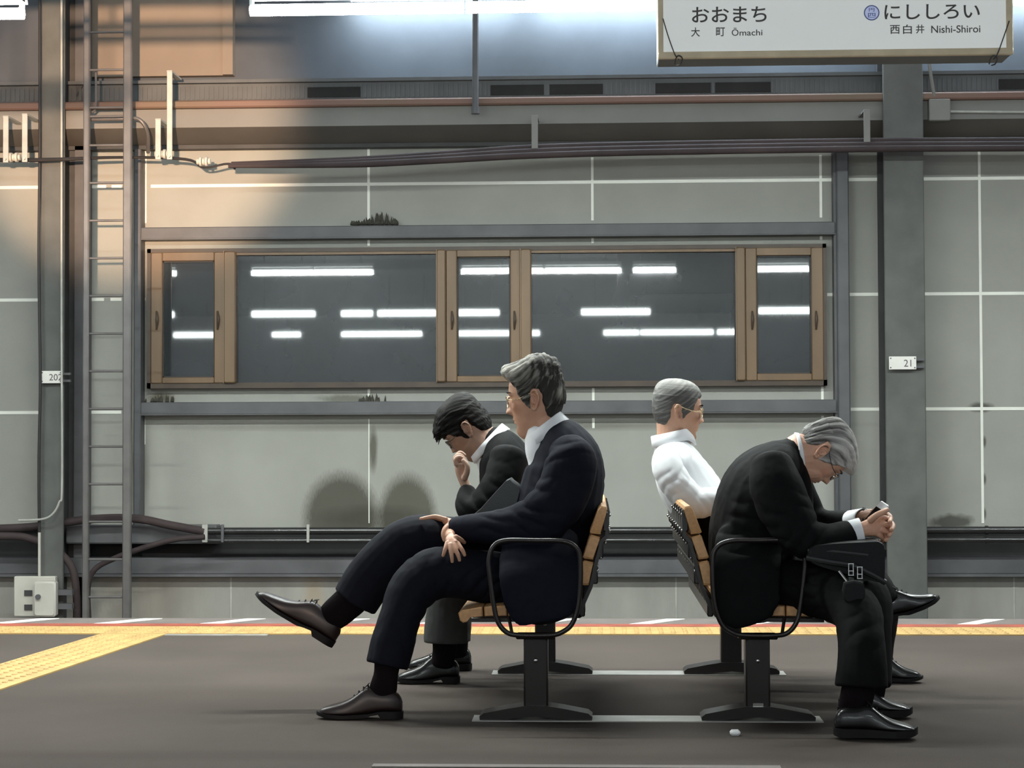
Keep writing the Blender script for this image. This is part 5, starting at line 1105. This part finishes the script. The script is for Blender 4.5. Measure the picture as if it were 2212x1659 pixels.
# black bag on the lap of the bent man
bg_ = build(pxsolid('b', [(1762, 1176), (1880, 1168), (1906, 1170), (1916, 1186), (1916, 1250), (1908, 1262), (1860, 1250), (1790, 1232), (1748, 1215), (1742, 1192)], 6.30, 6.60, M['bagcloth'], k=3, shrink=.93), 'shoulder_bag', M['bagcloth'])
tag(bg_, 'black nylon shoulder bag with silver buckles on the lap of the bent man', 'bag')
mb = MB()
for x, y in ((1838, 1230), (1857, 1237)):
    a = P(x, y, 6.262); w, h_ = .0075, .024
    for sx_ in (-1, 1): mb.box(a[0] + sx_ * w - .0012, a[0] + sx_ * w + .0012, a[1] - .003, a[1] + .003, a[2] - h_ * .8, a[2] + h_ * .8)
    for sz_ in (-.8, -.2, .8): mb.box(a[0] - w - .002, a[0] + w + .002, a[1] - .0035, a[1] + .0035, a[2] + sz_ * h_ - .0013, a[2] + sz_ * h_ + .0013)
build(mb, 'buckle', M['bolt'], bg_)
mb = MB(); mb.tube([P(1742, 1205, 6.31), P(1790, 1214, 6.295), P(1838, 1222, 6.29), P(1880, 1240, 6.295), P(1912, 1258, 6.31)], .010, n=8, k=4); mb.tube([P(1745, 1190, 6.32), P(1800, 1192, 6.305), P(1875, 1200, 6.305)], .008, n=8, k=4)
mb.tube([P(1838, 1248, 6.268), P(1836, 1262, 6.262)], .012, n=8); mb.tube([P(1857, 1254, 6.268), P(1856, 1268, 6.262)], .012, n=8)
build(mb, 'strap', M['leather'], bg_)
fp = pxsolid('fl', [(1824, 1258), (1866, 1258), (1868, 1298), (1858, 1306), (1832, 1302), (1823, 1294)], 6.165, 6.20, M['bagcloth'], k=2); build(fp, 'hanging_flap', M['bagcloth'], bg_)
mb = MB(); mb.tube([P(1813, 1234, 6.275), P(1830, 1256, 6.25)], .005, n=8); build(mb, 'zip_pull', M['bolt'], bg_)

# ------------------------------------------------------------------ every loose small piece becomes a part of its own
def split_loose(o):
    me = o.data; n = len(me.vertices); par = np.arange(n)
    ed = np.empty(len(me.edges) * 2, np.int64); me.edges.foreach_get('vertices', ed); ed = ed.reshape(-1, 2)
    while True:
        m_ = np.minimum(par[ed[:, 0]], par[ed[:, 1]]); q = par.copy(); np.minimum.at(q, ed[:, 0], m_); np.minimum.at(q, ed[:, 1], m_); q = q[q]
        if (q == par).all(): break
        par = q
    ids = np.unique(par)
    if len(ids) < 2: return
    co = np.empty(n * 3); me.vertices.foreach_get('co', co); co = co.reshape(-1, 3); polys = [tuple(p_.vertices) for p_ in me.polygons]
    sm = [p_.use_smooth for p_ in me.polygons]
    for c_ in ids:
        sel = np.where(par == c_)[0]; mp_ = {int(v): i for i, v in enumerate(sel)}
        f = [tuple(mp_[v] for v in p_) for p_ in polys if p_[0] in mp_]
        m2 = bpy.data.meshes.new(o.name.split('.')[0]); m2.from_pydata(co[sel].tolist(), [], f); m2.materials.append(me.materials[0]); m2.polygons.foreach_set('use_smooth', [sm[0]] * len(f)); 
        if sm[0]: m2.set_sharp_from_angle(angle=math.radians(35))
        k_ = bpy.data.objects.new(o.name.split('.')[0], m2); COL.objects.link(k_); k_.parent = o.parent; k_.location = o.location
    bpy.data.objects.remove(o)
for _o in list(bpy.data.objects):
    if _o.type == 'MESH' and _o.parent is not None and not _o.children and _o.name.split('.')[0] in ('screw', 'slot', 'rear_bolt', 'rear_bar', 'vertical_seam', 'hanger_rod', 'bracket', 'painted_slash', 'strap'):
        split_loose(_o)
for _o in list(bpy.data.objects):
    if '_org' in _o: del _o['_org']
